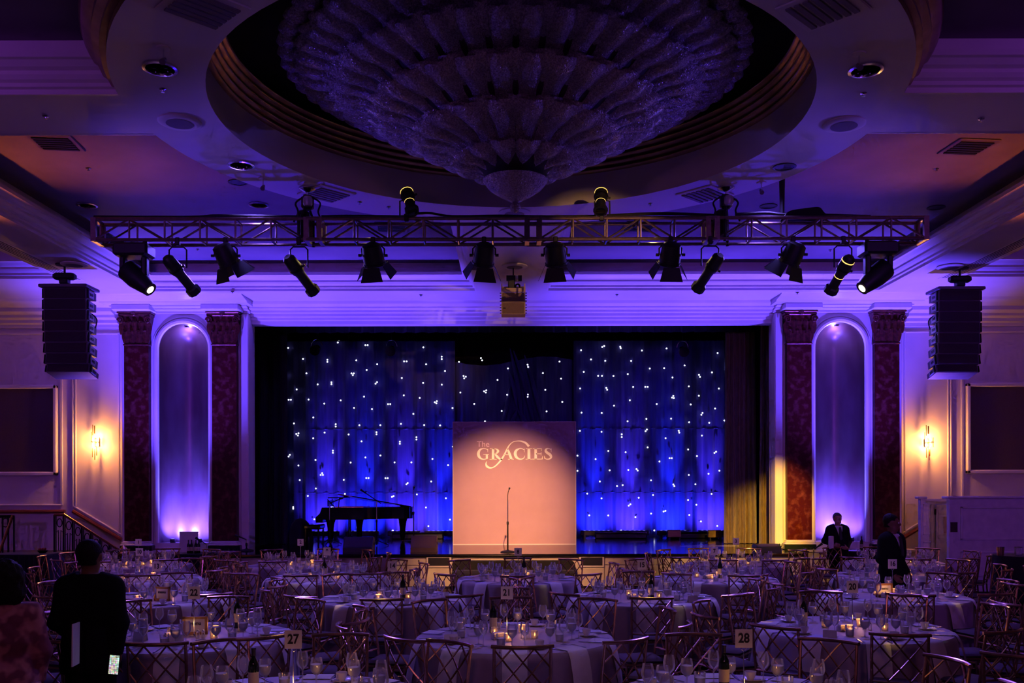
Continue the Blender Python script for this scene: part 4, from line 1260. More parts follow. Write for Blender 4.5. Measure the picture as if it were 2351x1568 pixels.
def fresnel(x, y1, turn, lab, gel=False):
    o = thing('fresnel_spotlight', lab, 'light', (TX(x), YT, ZB - 0.02))
    zc = 0.20
    clamp_and_yoke(o, 0.155, 0.07, zc)
    sub = Matrix.Translation((0, 0, -zc)) @ Matrix.Rotation(math.radians(turn), 4, 'Z') @ Matrix.Rotation(math.radians(-58), 4, 'X')
    # local: beam along +Y... tilted down
    R = lambda mb: mb.xform(sub)
    R(MB().tube([(0, -0.17, 0), (0, -0.14, 0), (0, 0.02, 0), (0, 0.10, 0)], [0.07, 0.125, 0.145, 0.145], 16)).build('body', BLACK, o, smooth=True)
    R(MB().tube([(0, 0.10, 0), (0, 0.13, 0)], [0.155, 0.155], 16)).build('front_ring', BLACK, o)
    R(MB().tube([(0, 0.128, 0), (0, 0.135, 0)], [0.12, 0.12], 16)).build('lens', BLACKGLOSS, o)
    for k in range(4):
        Mk = sub @ Matrix.Rotation(k * PI / 2, 4, 'Y')
        mb = MB()
        f0, f1 = 0.11, 0.16
        mb.add([(-f0, 0.13, 0.15), (f0, 0.13, 0.15), (f1, 0.30, 0.24), (-f1, 0.30, 0.24), (-f0, 0.13, 0.155), (f0, 0.13, 0.155), (f1, 0.30, 0.245), (-f1, 0.30, 0.245)],
               [(0, 1, 2, 3), (7, 6, 5, 4), (0, 4, 5, 1), (1, 5, 6, 2), (2, 6, 7, 3), (3, 7, 4, 0)])
        mb.xform(Mk).build('barn_door', SPKBOX if (gel and k == 0) else BLACK, o)
    for q in (-1, 1):
        MB().tube([(q * 0.155, 0, -zc), (q * 0.20, 0, -zc)], 0.02, 8).build('tilt_knob', BLACK, o)
    return o


for (x, y1, turn, lab) in ((520, 635, -40, 'fresnel spotlight with barn doors turned right, third fixture from truss left end'), (858, 628, -12, 'fresnel spotlight with barn doors midway along the left half of truss'),
                           (1113, 632, 14, 'fresnel spotlight with barn doors just left of the hanging centre speaker'), (1277, 637, -12, 'fresnel spotlight with barn doors just right of the hanging centre speaker'),
                           (1541, 628, 4, 'fresnel spotlight with barn doors midway along the right half of truss'), (1822, 628, 38, 'fresnel spotlight with barn doors turned left, right of the right hoist')):
    fresnel(x, y1, turn, lab, True)


def moving_head(x, dx, lab):
    o = thing('moving_head_light', lab, 'light', (TX(x), YT + 0.1, ZB - 0.02))
    for q in (-0.16, 0.16):
        B('clamp', BLACK, o, q - 0.03, q + 0.03, -0.03, 0.03, -0.02, 0.06, 0.008)
    B('base_box', BLACK, o, -0.24, 0.24, -0.17, 0.17, -0.20, -0.02, 0.03)
    for q in (-0.15, 0.15):
        B('yoke_arm', BLACK, o, q - 0.04, q + 0.04, -0.06, 0.06, -0.46, -0.19, 0.02)
    a, b = Vector((-dx * 0.14, 0.06, -0.34)), Vector((dx * 0.22, -0.02, -0.64))
    d = b - a
    q = lambda t: a + d * t
    MB().tube([q(-0.05), q(0.05), q(0.45), q(0.85), q(1.0)], [0.09, 0.15, 0.155, 0.115, 0.10], 16).build('head', BLACK, o, smooth=True)
    MB().tube([q(1.0), q(1.03)], [0.1, 0.1], 16).build('lens_rim', BLACK, o)
    # lens looks sideways out of the barrel's edge, so its lit face shows
    MB().tube([q(1.012), q(1.034)], [0.055, 0.058], 16).build('lens', LENSLIT, o)
    return o


moving_head(303, 1, 'big black moving-head light with lit lens at the truss left end')
moving_head(2024, -1, 'big black moving-head light with lit lens at the truss right end')


def hoist(x, lab):
    o = thing('chain_hoist', lab, 'hoist', (TX(x), YT + 0.14, ZT))
    top = ZS - 0.012 - ZT
    MB().lathe([(0.12, top), (0.12, top - 0.02), (0.05, top - 0.05), (0.02, top - 0.06)], 16).build('ceiling_cup', STEEL, o, smooth=True)
    MB().tube([(0, 0, top - 0.05), (0, 0, 0.30)], 0.012, 6).build('chain', STEEL, o)
    B('motor_body', BLACK, o, -0.08, 0.08, -0.07, 0.07, top - 0.30, top - 0.10, 0.03)
    MB().lathe([(0.05, 0), (0.065, 0.03), (0.065, 0.10), (0.05, 0.13)], 14, (0.02, -0.08, top - 0.27)).build('motor_cap', SPKPLATE, o, smooth=True)
    MB().lathe([(0.05, -0.25), (0.09, -0.22), (0.09, 0.10), (0.05, 0.13)], 12, (-0.06, 0, 0.02)).build('chain_bag', BLACKCLOTH, o, smooth=True)
    for q, dd in ((-1, 0.12), (1, 0.12)):
        P = catmull([(q * 0.06, 0, top - 0.12), (q * 0.17, 0.02, top - 0.2), (q * 0.14, 0.03, 0.14), (q * 0.2, 0.03, 0.0)], 6)
        MB().tube(P, 0.013, 6).build('hoist_cable', RUBBER, o, smooth=True)
    MB().tube([(-0.05, -0.14, -0.32), (-0.05, -0.14, 0.05), (0.0, 0, 0.25), (0.05, 0.14, 0.05), (0.05, 0.14, -0.32)], 0.02, 6).build('sling', BLACKCLOTH, o, smooth=True)


hoist(703, 'black chain hoist holding the left part of the truss')
hoist(1674, 'black chain hoist holding the right part of the truss')
cpx = cpt(1812, 424, ZC)
o = thing('ceiling_drop_pipe', 'black cable pipe with round flange dropping from the coffer to the truss', 'pipe', (TX(1812), YT + 0.3, ZT + 0.02))
tp = ZC - ZT - 0.02
MB().lathe([(0.16, tp), (0.16, tp - 0.03), (0.05, tp - 0.08), (0.035, tp - 0.10)], 20).build('flange', BLACK, o, smooth=True)
MB().tube([(0, 0, tp - 0.08), (0, 0, 0.02)], [0.05, 0.03], 8).build('pipe', BLACK, o)
o = thing('cable_heap', 'black cloth-covered heap of cables on the right part of truss', 'cable', (TX(1850), YT + 0.14, ZT + 0.02))
MB().prism([tuple(q[:2]) for q in catmull([(-0.28, 0.0), (-0.2, 0.08), (0.05, 0.12), (0.20, 0.13), (0.27, 0.06), (0.34, 0.0)], 5)], 'y', -0.12, 0.12).build('cover', BLACKCLOTH, o)

# ================================================================== LOUDSPEAKERS


def line_array(xa, yc, sx, lab):
    Yl = (ZS - H) * F / (YH - yc)
    o = thing('line_array_speaker', lab, 'loudspeaker', (px(xa, Yl), Yl, 0))
    w, hb, dp = 0.40, 0.202, 0.42
    z = pz(655 if sx < 0 else 665, Yl)
    MB().lathe([(0.16, ZS), (0.16, ZS - 0.02), (0.05, ZS - 0.04)], 20).build('ceiling_cup', BLACK, o, smooth=True)
    MB().tube([(0, 0, ZS), (0, 0, z)], 0.02, 8).build('hanging_chain', IRON, o)
    B('hoist_motor', BLACK, o, -0.20, 0.20, -0.09, 0.09, z + 0.12, z + 0.24, 0.03)
    B('hoist_block', BLACK, o, -0.08, 0.08, -0.08, 0.08, z + 0.03, z + 0.14, 0.02)
    B('bumper_frame', SPKBOX, o, -w - 0.05, w + 0.05, -0.1, dp + 0.05, z - 0.03, z + 0.03, 0.01)
    z -= 0.03
    y = 0.0
    tilt = 0.0
    for k in range(8):
        hh = hb if k < 7 else hb * 0.78
        M = Matrix.Translation((0, y, z)) @ Matrix.Rotation(-math.radians(tilt), 4, 'X')
        ww = w * (1 - 0.0 * k)
        cab = MB().prism([(0.0, 0.0), (0.02, -hh + 0.006), (dp, -hh + 0.03), (dp, -0.03)], 'x', -ww, ww).xform(M).build('cabinet', SPKBOX, o)
        MB().box(-ww + 0.025, ww - 0.025, -0.008, 0.004, -hh + 0.016, -0.008).xform(M).build('grille', GRILLE, cab)
        for q in (-1, 1):
            xs = sorted((q * ww, q * (ww + 0.012)))
            MB().box(xs[0], xs[1], 0.10, 0.30, -hh + 0.04, -0.03).xform(M).build('rigging_plate', SPKPLATE, cab)
            MB().box(*sorted((q * (ww + 0.010), q * (ww + 0.035))), 0.02, 0.06, -hh + 0.02, -0.01).xform(M).build('hinge_bar', IRON, cab)
            MB().box(*sorted((q * (ww + 0.012), q * (ww + 0.016))), 0.14, 0.26, -hh * 0.5 - 0.02, -hh * 0.5 + 0.03).xform(M).build('side_mark', BLACK, cab)
        y += hh * math.sin(math.radians(tilt))
        z -= hh * math.cos(math.radians(tilt))
        tilt += 1.6 + 0.9 * max(0, k - 3)
    P = catmull([(sx * -0.42, 0.2, z + 1.1), (sx * -0.50, 0.22, z + 1.0), (sx * -0.46, 0.25, z + 0.85)], 6)
    MB().tube(P, 0.012, 6).build('speaker_cable', RUBBER, o, smooth=True)


line_array(150, 605, -1, 'curved dark line-array loudspeaker hanging on the left side')
line_array(2205, 618, 1, 'curved dark line-array loudspeaker hanging on the right side')
Yc = 17.5
o = thing('centre_speaker', 'small tan two-box loudspeaker hanging in the middle above the stage', 'loudspeaker', (px(1180, Yc), Yc, 0))
w = (px(1207, Yc) - px(1152, Yc)) / 2
z0, z1, z2, z3 = pz(721, Yc), pz(694, Yc), pz(671, Yc), pz(661, Yc)
for (a, b) in ((z0, z1 - 0.004), (z1 + 0.004, z2)):
    c = link('cabinet', MB().box(-w, w, 0.0, 0.35, a, b).mesh('cabinet', TANBOX), o)
    B('grille', TANGRILLE, c, -w + 0.02, w - 0.02, -0.012, 0.0, a + 0.008, b - 0.008)
    B('badge', BLACK, c, -w + 0.035, -w + 0.08, -0.016, -0.011, (a + b) / 2 - 0.01, (a + b) / 2 + 0.012)
    for q in (-1, 1):
        for e in range(4):
            B('rigging_pin', BLACK, c, *sorted((q * w, q * (w + 0.03))), 0.04, 0.06, a + 0.02 + e * 0.05, a + 0.035 + e * 0.05)
B('top_frame', TANBOX, o, -w - 0.005, w + 0.005, -0.015, 0.01, z2 + 0.004, z3, 0.006)
for q in (-w, w - 0.02):
    B('frame_side', TANBOX, o, q, q + 0.02, -0.01, 0.36, z2, z3 + 0.08)
B('frame_back', TANBOX, o, -w, w, 0.34, 0.36, z3 + 0.03, z3 + 0.10)
MB().tube([(-0.13, 0.1, pz(636, Yc)), (0.16, 0.1, pz(636, Yc))], 0.055, 14).build('hoist_motor', BLACK, o, smooth=True)
MB().tube([(0.04, 0.1, pz(636, Yc)), (0.09, 0.1, pz(636, Yc))], 0.058, 14).build('motor_label', CARD, o, smooth=True)
B('hoist_block', BLACK, o, -0.10, 0.03, 0.04, 0.16, pz(664, Yc), pz(636, Yc), 0.015)
MB().tube([(0, 0.1, pz(636, Yc)), (0, 0.1, ZS)], 0.012, 6).build('hanging_chain', IRON, o)
for q in range(4):
    MB().tube([(0.08 + 0.05 * math.cos(a) * (1 - q * 0.1), 0.05 + q * 0.03, z3 + 0.04 + 0.05 * math.sin(a)) for a in [2 * PI * i / 16 for i in range(16)]], 0.006, 5, closed=True).build('cable_coil', RUBBER, o, smooth=True)

# ================================================================== WALL SCONCES


SCTUBE = mat('dark_brass_tube', (0.22, 0.11, 0.03), 0.4, 0.6)


def sconce(loc, lab, rz=0.0, watts=68):
    o = thing('wall_sconce', lab, 'sconce', loc, rz)
    B('back_plate', BRASS, o, -0.05, 0.05, -0.02, 0.0, -0.10, 0.10, 0.01)
    for (x, z0, z1, r, y) in ((-0.055, 0.16, 0.40, 0.010, -0.11), (-0.01, 0.20, 0.38, 0.016, -0.12), (-0.055, -0.34, -0.12, 0.010, -0.12), (0.0, -0.40, -0.12, 0.010, -0.13),
                              (0.03, -0.30, -0.10, 0.010, -0.10), (0.10, -0.10, 0.12, 0.008, -0.12), (-0.085, 0.02, 0.24, 0.008, -0.10)):
        MB().tube([(x, y, z0), (x, y, z1)], r, 8).build('brass_tube', SCTUBE, o, smooth=True)
    MB().tube([(-0.09, -0.12, 0.015), (0.11, -0.12, 0.015)], 0.008, 8).build('cross_bar', BRASS, o, smooth=True)
    MB().tube([(0, -0.0, 0.015), (0, -0.12, 0.015)], 0.010, 8).build('arm', BRASS, o, smooth=True)
    for q in (-0.05, 0.05):
        for zz in (0.06, -0.05):
            MB().lathe([(0.012, -0.045), (0.022, -0.02), (0.022, 0.02), (0.012, 0.045)], 10, (q, -0.09, zz)).build('bulb', BULB, o, smooth=True)
    c, s_ = math.cos(rz), math.sin(rz)
    for zz, ww in ((0.10, 0.45), (-0.12, 0.55)):
        v = Vector((0, -0.17, zz))
        lamp('sconce_lamp', 'POINT', (loc[0] + c * v.x - s_ * v.y, loc[1] + s_ * v.x + c * v.y, loc[2] + zz), (1.0, 0.36, 0.08), watts * ww, rad=0.03)
    return o


sconce((px(224, 21.37), 21.37, pz(1014, 21.37)), 'lit brass tube wall sconce on the left wall panel')
sconce((px(2128, 21.37), 21.37, pz(1019, 21.37)), 'lit brass tube wall sconce on the right wall panel')

# ================================================================== CHANDELIER
CZ = 5.36
CHN = thing('chandelier', 'huge inverted crystal dome chandelier of overlapping leaves under the ceiling ring', 'chandelier', (px(1185, RC), RC, CZ))


def cprof(r):
    """height of the underside at radius r"""
    return 0.10 + 0.46 * r + 0.03 * r * r - 0.10 * math.exp(-r * 4)


tiers = [(0.28, 0.74, 14), (0.60, 1.20, 20), (1.06, 1.66, 30), (1.52, 2.08, 40), (1.94, 2.46, 48), (2.30, 2.62, 54)]
for ti, (r0, r1, n) in enumerate(tiers):
    w = 2 * PI * r1 / n * 0.45
    vs = []
    NU, NV = 12, 6
    for i in range(NU + 1):
        t = i / NU
        r = r0 + (r1 - r0) * t
        # S-curve along the leaf, tip flicking outwards (down)
        bulge = -0.045 * (1 - t) + 0.05 * t - 0.028 * math.sin(2 * PI * t)
        taper = 0.92 + 0.14 * t if t < 0.75 else (1.025 * math.sqrt(max(0.02, 1 - ((t - 0.75) / 0.252) ** 2)))
        for j in range(NV + 1):
            u = j / NV * 2 - 1
            vs.append((r, u * w * taper * (0.70 + 0.30 * (r / r1)), cprof(r) + bulge * -1.0 + 0.085 * u * u * taper + 0.02))
    fs = [(i * (NV + 1) + j, i * (NV + 1) + j + 1, (i + 1) * (NV + 1) + j + 1, (i + 1) * (NV + 1) + j) for i in range(NU) for j in range(NV)]
    me = MB().add(vs, fs).mesh('crystal_leaf', CRYSTAL, True)
    for k in range(n):
        link('crystal_leaf', me, CHN, (0, 0, 0.0), (0, 0, 2 * PI * (k + 0.5 * (ti % 2)) / n))
    if 0 < ti < 6:
        me2 = me
        # second, recessed layer in the gaps
        for k in range(n):
            link('inner_leaf', me2, CHN, (0, 0, 0.05), (0, 0, 2 * PI * (k + 0.5 * (ti % 2) + 0.5) / n))
MB().lathe([(0.37, 0.245), (0.30, 0.155), (0.19, 0.08), (0.08, 0.02), (0.04, 0.0)], 32).build('bottom_bowl', CRYSTAL, CHN, smooth=True)
MB().sphere((0, 0, -0.055), 0.062, 14, 10).build('finial', CRYSTAL, CHN, smooth=True)
MB().lathe([(0.12, 0.14), (0.6, 0.50), (1.2, 0.80), (1.8, 1.14), (2.3, 1.46), (2.4, 1.6), (0.3, 1.7)], 40).build('inner_frame', mat('dark_bronze_frame', (0.03, 0.02, 0.025), 0.6, 0.3), CHN, smooth=True)
for k in range(6):
    a = 2 * PI * k / 6
    MB().tube([(1.4 * math.cos(a), 1.4 * math.sin(a), 1.5), (1.4 * math.cos(a), 1.4 * math.sin(a), 2.75)], 0.02, 6).build('hanging_rod', IRON, CHN)

# ================================================================== TERRACE, STAIRS, RAILINGS
for sx, nm in ((-1, 'left'), (1, 'right')):
    a, b = sorted((sx * 9.85, sx * XW))
    struct(B('floor_terrace_' + nm, CARPET, None, a, b, 18.9 if sx < 0 else 20.2, YWALL, 0, 0.72))
    stp = struct(B('stair_' + nm, CARPET, None, *sorted((sx * 9.50, sx * 9.85)), 20.2, YWALL, 0, 0.576))
    for k in range(3):
        B('tread', CARPET, stp, *sorted((sx * (9.15 - 0.35 * k), sx * (9.50 - 0.35 * k))), 20.2, YWALL - 0.3 if k == 2 else YWALL, 0, 0.432 - 0.144 * k)
        B('tread_nosing', BRASS, stp, *sorted((sx * (9.15 - 0.35 * k), sx * (9.17 - 0.35 * k))), 20.2, 20.88, 0.415 - 0.144 * k, 0.437 - 0.144 * k)

RY = 20.3
RL = thing('stair_railing', 'black iron stair railing with ring panels and sloping brass-topped handrail', 'railing', (px(125, RY), RY, 0.0))
x0 = px(125, RY)
hx0, hz0, hx1, hz1 = px(148, RY) - x0, pz(1180, RY), px(272, RY) - x0, pz(1260, RY)
MB().tube([(0, 0, hz0), (hx0, 0, hz0), (hx1, 0, hz1)], 0.03, 8).build('handrail', WOOD_RAIL, RL, smooth=True)
MB().tube([(hx0, -0.02, hz0 + 0.025), (hx1, -0.02, hz1 + 0.025)], 0.012, 8).build('rail_cap', BRASS, RL, smooth=True)
zt = lambda x: hz0 if x <= hx0 else hz0 + (hz1 - hz0) * (x - hx0) / (hx1 - hx0)
nP = 7
for k in range(nP + 1):
    x = hx1 * k / nP
    zb = max(0.0, zt(x) - 0.84)
    MB().box(x - 0.014, x + 0.014, -0.014, 0.014, zb, zt(x)).build('baluster', IRON, RL)
    MB().box(x + 0.03, x + 0.045, -0.01, 0.01, zb, zt(x + 0.03)).build('baluster', IRON, RL)
    if k < nP:
        c = x + hx1 / nP / 2 + 0.015
        zc = zt(c) - 0.17
        MB().tube([(c + 0.055 * math.cos(a), 0, zc + 0.09 * math.sin(a)) for a in [2 * PI * i / 16 for i in range(16)]], 0.011, 6, closed=True).build('ring', IRON, RL, smooth=True)
        for q in (-1, 1):
            MB().tube([(c + q * 0.06, 0, zc - 0.20), (c + q * 0.03, 0, zc - 0.16), (c + q * 0.022, 0, zc - 0.60)], 0.009, 6).build('scroll_bar', IRON, RL, smooth=True)
nw = MB().lathe([(0.05, 0.0), (0.05, 0.62), (0.10, 0.66), (0.12, 0.70), (0.12, 0.73), (0.07, 0.78), (0.09, 0.80), (0.05, 0.86), (0.01, 0.90)], 14, (px(286, RY) - x0, -0.05, 0)).build('newel_post', BRASS, RL, smooth=True)
R2 = thing('stair_railing', 'black iron railing with brass rail rising at the far left edge', 'railing', (px(30, 19.6), 19.6, 0))
ex, ez = px(30, 19.6), pz(1180, 19.6)
MB().tube([(0, 0, ez), (px(0, 19.6) - ex - 0.25, 0, pz(1255, 19.6) - 0.75)], 0.03, 8).build('handrail', BRASS, R2, smooth=True)
MB().tube([(0, 0.05, ez - 0.03), (-1.2, 0.05, ez - 0.03)], 0.03, 8).build('landing_rail', IRON, R2, smooth=True)
for k in range(8):
    MB().box(-k * 0.12 - 0.014, -k * 0.12 + 0.014, 0.03, 0.06, 0.72, ez - 0.03).build('baluster', IRON, R2)
MB().tube([(-0.18 + 0.075 * math.cos(a), 0.045, ez - 0.16 + 0.09 * math.sin(a)) for a in [2 * PI * i / 16 for i in range(16)]], 0.012, 6, closed=True).build('ring', IRON, R2, smooth=True)

# ================================================================== SERVICE VESTIBULE ON THE RIGHT
YV = 19.0
V = thing('service_vestibule', 'low white panelled service enclosure with a door on the right', 'partition', (px(2180, YV), YV, 0))
vx = px(2180, YV)
zt_ = pz(1147, YV)
B('front_wall', DOORP, V, 0.0, XW - vx - 0.05, 0.0, 0.12, 0.0, zt_)
B('top_cap', DOORP, V, -0.08, XW - vx - 0.05, -0.07, 0.18, zt_, zt_ + 0.05, 0.012)
for (a, b, c, d) in ((0.22, 2.4, pz(1242, YV), pz(1165, YV)), (0.22, 2.4, 0.30, pz(1268, YV))):
    for (q0, q1, w0, w1) in ((a, a + 0.04, c, d), (b - 0.04, b, c, d), (a, b, c, c + 0.04), (a, b, d - 0.04, d)):
        B('panel_molding', DOORP, V, q0, q1, -0.04, 0.0, w0, w1, 0.008)
YR = 20.1
rx0, rx1 = px(2112, YR) - vx, px(2205, YR) - vx
zr = pz(1147, YR)
B('return_wall', DOORP, V, rx0, rx1 + 0.4, YR - YV, YR - YV + 0.08, 0.0, zr)
B('return_cap', DOORP, V, rx0 - 0.05, 0.02, YR - YV - 0.06, YR - YV + 0.14, zr, zr + 0.05, 0.01)
B('return_pier', DOORP, V, rx0, px(2142, YR) - vx, YR - YV - 0.05, YR - YV, 0.0, zr)
for (c, d) in ((1.1, 1.75), (0.55, 0.95)):
    for (q0, q1, w0, w1) in ((rx0 + 0.05, rx0 + 0.07, c, d), (rx0 + 0.21, rx0 + 0.23, c, d), (rx0 + 0.05, rx0 + 0.23, c, c + 0.02), (rx0 + 0.05, rx0 + 0.23, d - 0.02, d)):
        B('pier_molding', DOORP, V, q0, q1, YR - YV - 0.062, YR - YV - 0.05, w0, w1)
dr = link('door', MB().cbox(px(2147, YR) - vx, px(2196, YR) - vx, YR - YV - 0.05, YR - YV - 0.005, 0.02, pz(1160, YR), 0.008).mesh('door_leaf', DOORP), V)
dz = pz(1160, YR)
B('door_window', mat('warm_tan_pane', (0.55, 0.38, 0.30), 0.2), dr, px(2164, YR) - vx, px(2171, YR) - vx, YR - YV - 0.056, YR - YV - 0.049, pz(1226, YR), pz(1188, YR))  # pane in one even warm tan
for (a, b, c, d) in ((2152, 2176, 1174, 1176), (2152, 2176, 1236, 1238), (2152, 2154, 1174, 1238), (2174, 2176, 1174, 1238)):
    B('door_molding', DOORP, dr, px(a, YR) - vx, px(b, YR) - vx, YR - YV - 0.06, YR - YV - 0.05, pz(d, YR), pz(c, YR))
B('hinge', IRON, dr, px(2144, YR) - vx, px(2147, YR) - vx, YR - YV - 0.06, YR - YV - 0.04, dz - 0.22, dz - 0.1)
MB().tube([(px(2172, YR) - vx, YR - YV - 0.05, 0.93), (px(2172, YR) - vx, YR - YV - 0.11, 0.93), (px(2180, YR) - vx, YR - YV - 0.11, 0.93)], 0.014, 6).build('door_handle', IRON, dr)
B('wall_plate', mat('dark_brown_plate', (0.06, 0.025, 0.02), 0.5), V, px(2182, YV) - vx, px(2198, YV) - vx, -0.015, 0.0, pz(1224, YV), pz(1201, YV))
B('light_switch', CARD, V, px(2190, YV) - vx, px(2194, YV) - vx, -0.012, 0.0, pz(1250, YV), pz(1242, YV))

# ================================================================== SERVICE TABLES, BOTTLES
bot_prof = [(0.036, 0.0), (0.037, 0.01), (0.037, 0.19), (0.033, 0.215), (0.016, 0.245), (0.0135, 0.26), (0.0135, 0.30), (0.0155, 0.302), (0.0155, 0.315), (0.001, 0.317)]
bot_me = MB().lathe(bot_prof, 16).mesh('bottle_glass', BOTTLE, True)
lab_me = MB().lathe([(0.0375, 0.06), (0.0375, 0.15)], 16, cap=False).mesh('bottle_label', BLABEL, True)
foil_me = MB().lathe([(0.0145, 0.262), (0.0145, 0.30), (0.0165, 0.302), (0.0165, 0.317), (0.001, 0.319)], 12).mesh('foil', TIE, True)


def bottle(loc, lab, sc=1.0, label_on=True, group=None):
    o = tag(link('wine_bottle', bot_me, None, loc, (0, 0, random.random() * 6)), lab, 'bottle', group)
    o.scale = (sc, sc, sc)
    link('foil', foil_me, o)
    if label_on:
        link('bottle_label', lab_me, o)
    return o


def side_table(loc, w, d, h, lab, m, rnd=False):
    o = thing('service_table', lab, 'table', loc)
    if rnd:
        MB().lathe([(w, h - 0.03), (w + 0.01, h - 0.02), (w + 0.01, h), (0.001, h)], 32).build('tabletop', m, o, smooth=True)
        n = 40
        mb = MB()
        vs = []
        for (z, amp, rr) in ((h - 0.01, 0.0, w + 0.012), (h * 0.6, 0.012, w + 0.02), (0.02, 0.03, w + 0.03)):
            for k in range(n):
                a = 2 * PI * k / n
                r = rr + amp * math.sin(10 * a)
                vs.append((r * math.cos(a), r * math.sin(a), z))
        mb.add(vs, [(i * n + k, i * n + (k + 1) % n, (i + 1) * n + (k + 1) % n, (i + 1) * n + k) for i in range(2) for k in range(n)])
        mb.build('table_skirt', m, o, smooth=True)
    else:
        B('tabletop', m, o, -w, w, -d, d, h - 0.03, h, 0.008)
        mb = drape_mesh(-w - 0.01, w + 0.01, 0.02, h - 0.02, -d - 0.02, 0.012, 12, 0.4, nx=90, nz=4)
        mb.build('table_skirt', m, o, smooth=True)
        for q in (-1, 1):
            B('side_skirt', m, o, *sorted((q * w, q * (w + 0.01))), -d, d, 0.02, h - 0.02)
    return o


NT = side_table((px(420, 19.9), 19.95, 0), 0.55, 0.35, pz(1268, 19.9), 'dark draped bar table in front of the left niche', BLACKCLOTH)
zt0 = pz(1268, 19.9)
o = thing('white_board', 'white rectangular board standing on the left bar table', 'board', (px(434, 20.05), 20.05, zt0))
B('panel', CARD, o, -0.20, 0.20, -0.012, 0.012, 0.0, pz(1219, 20.05) - zt0, 0.006)
B('easel_foot', CARD, o, -0.06, 0.06, -0.01, 0.12, 0.0, 0.02)
for k, (x, nm) in enumerate(((433, 'first'), (438.5, 'second'), (450, 'third'), (455, 'fourth'))):
    bottle((px(x, 19.75), 19.75 + 0.04 * (k % 2), zt0), 'dark wine bottle on the left bar table, %s from the left' % nm, 0.9)
RT = side_table((px(1972, 19.7), 19.75, 0), 0.50, 0.3, pz(1266, 19.7), 'dark round draped table in front of the right niche', BLACKCLOTH, True)
zt1 = pz(1266, 19.7)
MB().lathe([(0.26, 0.0), (0.28, 0.012), (0.27, 0.016), (0.001, 0.012)], 28).build('serving_tray', STEEL, None, True, (px(1966, 19.7), 19.6, zt1))
tag(bpy.data.objects['serving_tray'], 'round silver tray on the table in front of the right niche', 'tray')
bottle((px(1982, 19.6), 19.7, zt1), 'single dark wine bottle on the round table by the right niche', 0.95)
BT = side_table((px(2345, 15.5), 15.5, 0), 0.42, 0.3, pz(1277, 15.5), 'tall black draped round table at the right edge', BLACKCLOTH, True)
zt2 = pz(1277, 15.5)
for (x, lab) in ((2297, 'metal tumbler on the black table at the right edge'), (2338, 'tall glass tumbler on the black table at the right edge')):
    o = thing('tumbler', lab, 'cup', (px(x, 15.4), 15.4, zt2))
    MB().lathe([(0.05, 0.0), (0.055, 0.02), (0.062, 0.14), (0.058, 0.14), (0.05, 0.02), (0.001, 0.015)], 16).build('cup_wall', COPPERGOLD if x < 2310 else CLEAR, o, smooth=True)
    MB().lathe([(0.063, 0.135), (0.065, 0.145), (0.058, 0.145)], 16, cap=False).build('rim', STEEL, o, smooth=True)
SBT = side_table((px(62, 17.8), 17.8, 0), 0.55, 0.35, pz(1268, 17.8), 'dark draped side table below the left terrace', BLACKCLOTH)
o = thing('flower_bowl', 'low bowl of small red blooms on the far left side table', 'flowers', (px(98, 17.8), 17.8, pz(1268, 17.8)))
MB().lathe([(0.05, 0), (0.09, 0.04), (0.1, 0.06), (0.09, 0.06), (0.001, 0.03)], 16).build('bowl', BLACKGLOSS, o, smooth=True)
for k in range(7):
    a = k * 0.9
    MB().sphere((0.05 * math.cos(a) * (k > 0), 0.05 * math.sin(a) * (k > 0), 0.08), 0.025, 8, 6).build('bloom', mat('red_petal', (0.35, 0.02, 0.03), 0.6), o, smooth=True)
o = thing('potted_sprig', 'small leafy sprig on the right front corner of the stage', 'plant', (px(1790, 20.4), 20.35, ZD))
MB().lathe([(0.04, 0), (0.05, 0.05), (0.045, 0.05), (0.001, 0.04)], 12).build('pot', CARD, o, smooth=True)
for k in range(9):
    a = k * 2.4
    b = Vector((0.09 * math.cos(a), 0.09 * math.sin(a), 0.10 + 0.012 * k))
    n = Vector((-math.sin(a), math.cos(a), 0)) * 0.018
    m_ = Vector((b.x * 0.55, b.y * 0.55, b.z * 0.85))
    MB().add([(0, 0, 0.04), m_ + n, b, m_ - n], [(0, 1, 2, 3)]).build('leaf', mat('leaf_green', (0.03, 0.08, 0.03), 0.5), o)

# LED cans added on the floor where the stage-end wash spots stand
for sx, sd in ((-1, 'left'), (1, 'right')):
    for (ux, uy, nm) in ((7.9, 18.9, 'nearest the %s wall' % sd), (5.3, 19.2, 'by the %s plinth corner' % sd), (3.0, 19.0, 'below the %s half of the stage front' % sd)):
        o = thing('added_uplighter', 'added black LED can on the floor ' + nm, 'light', (sx * ux, uy, 0))
        MB().lathe([(0.09, 0.0), (0.09, 0.02), (0.04, 0.03), (0.04, 0.05)], 16).build('base', BLACK, o, smooth=True)
        MB().lathe([(0.06, 0.05), (0.085, 0.08), (0.085, 0.24), (0.075, 0.24), (0.07, 0.21)], 16).build('can', BLACK, o, smooth=True)
        MB().lathe([(0.001, 0.215), (0.07, 0.215)], 16, cap=False).build('lens', LEDLENS, o)

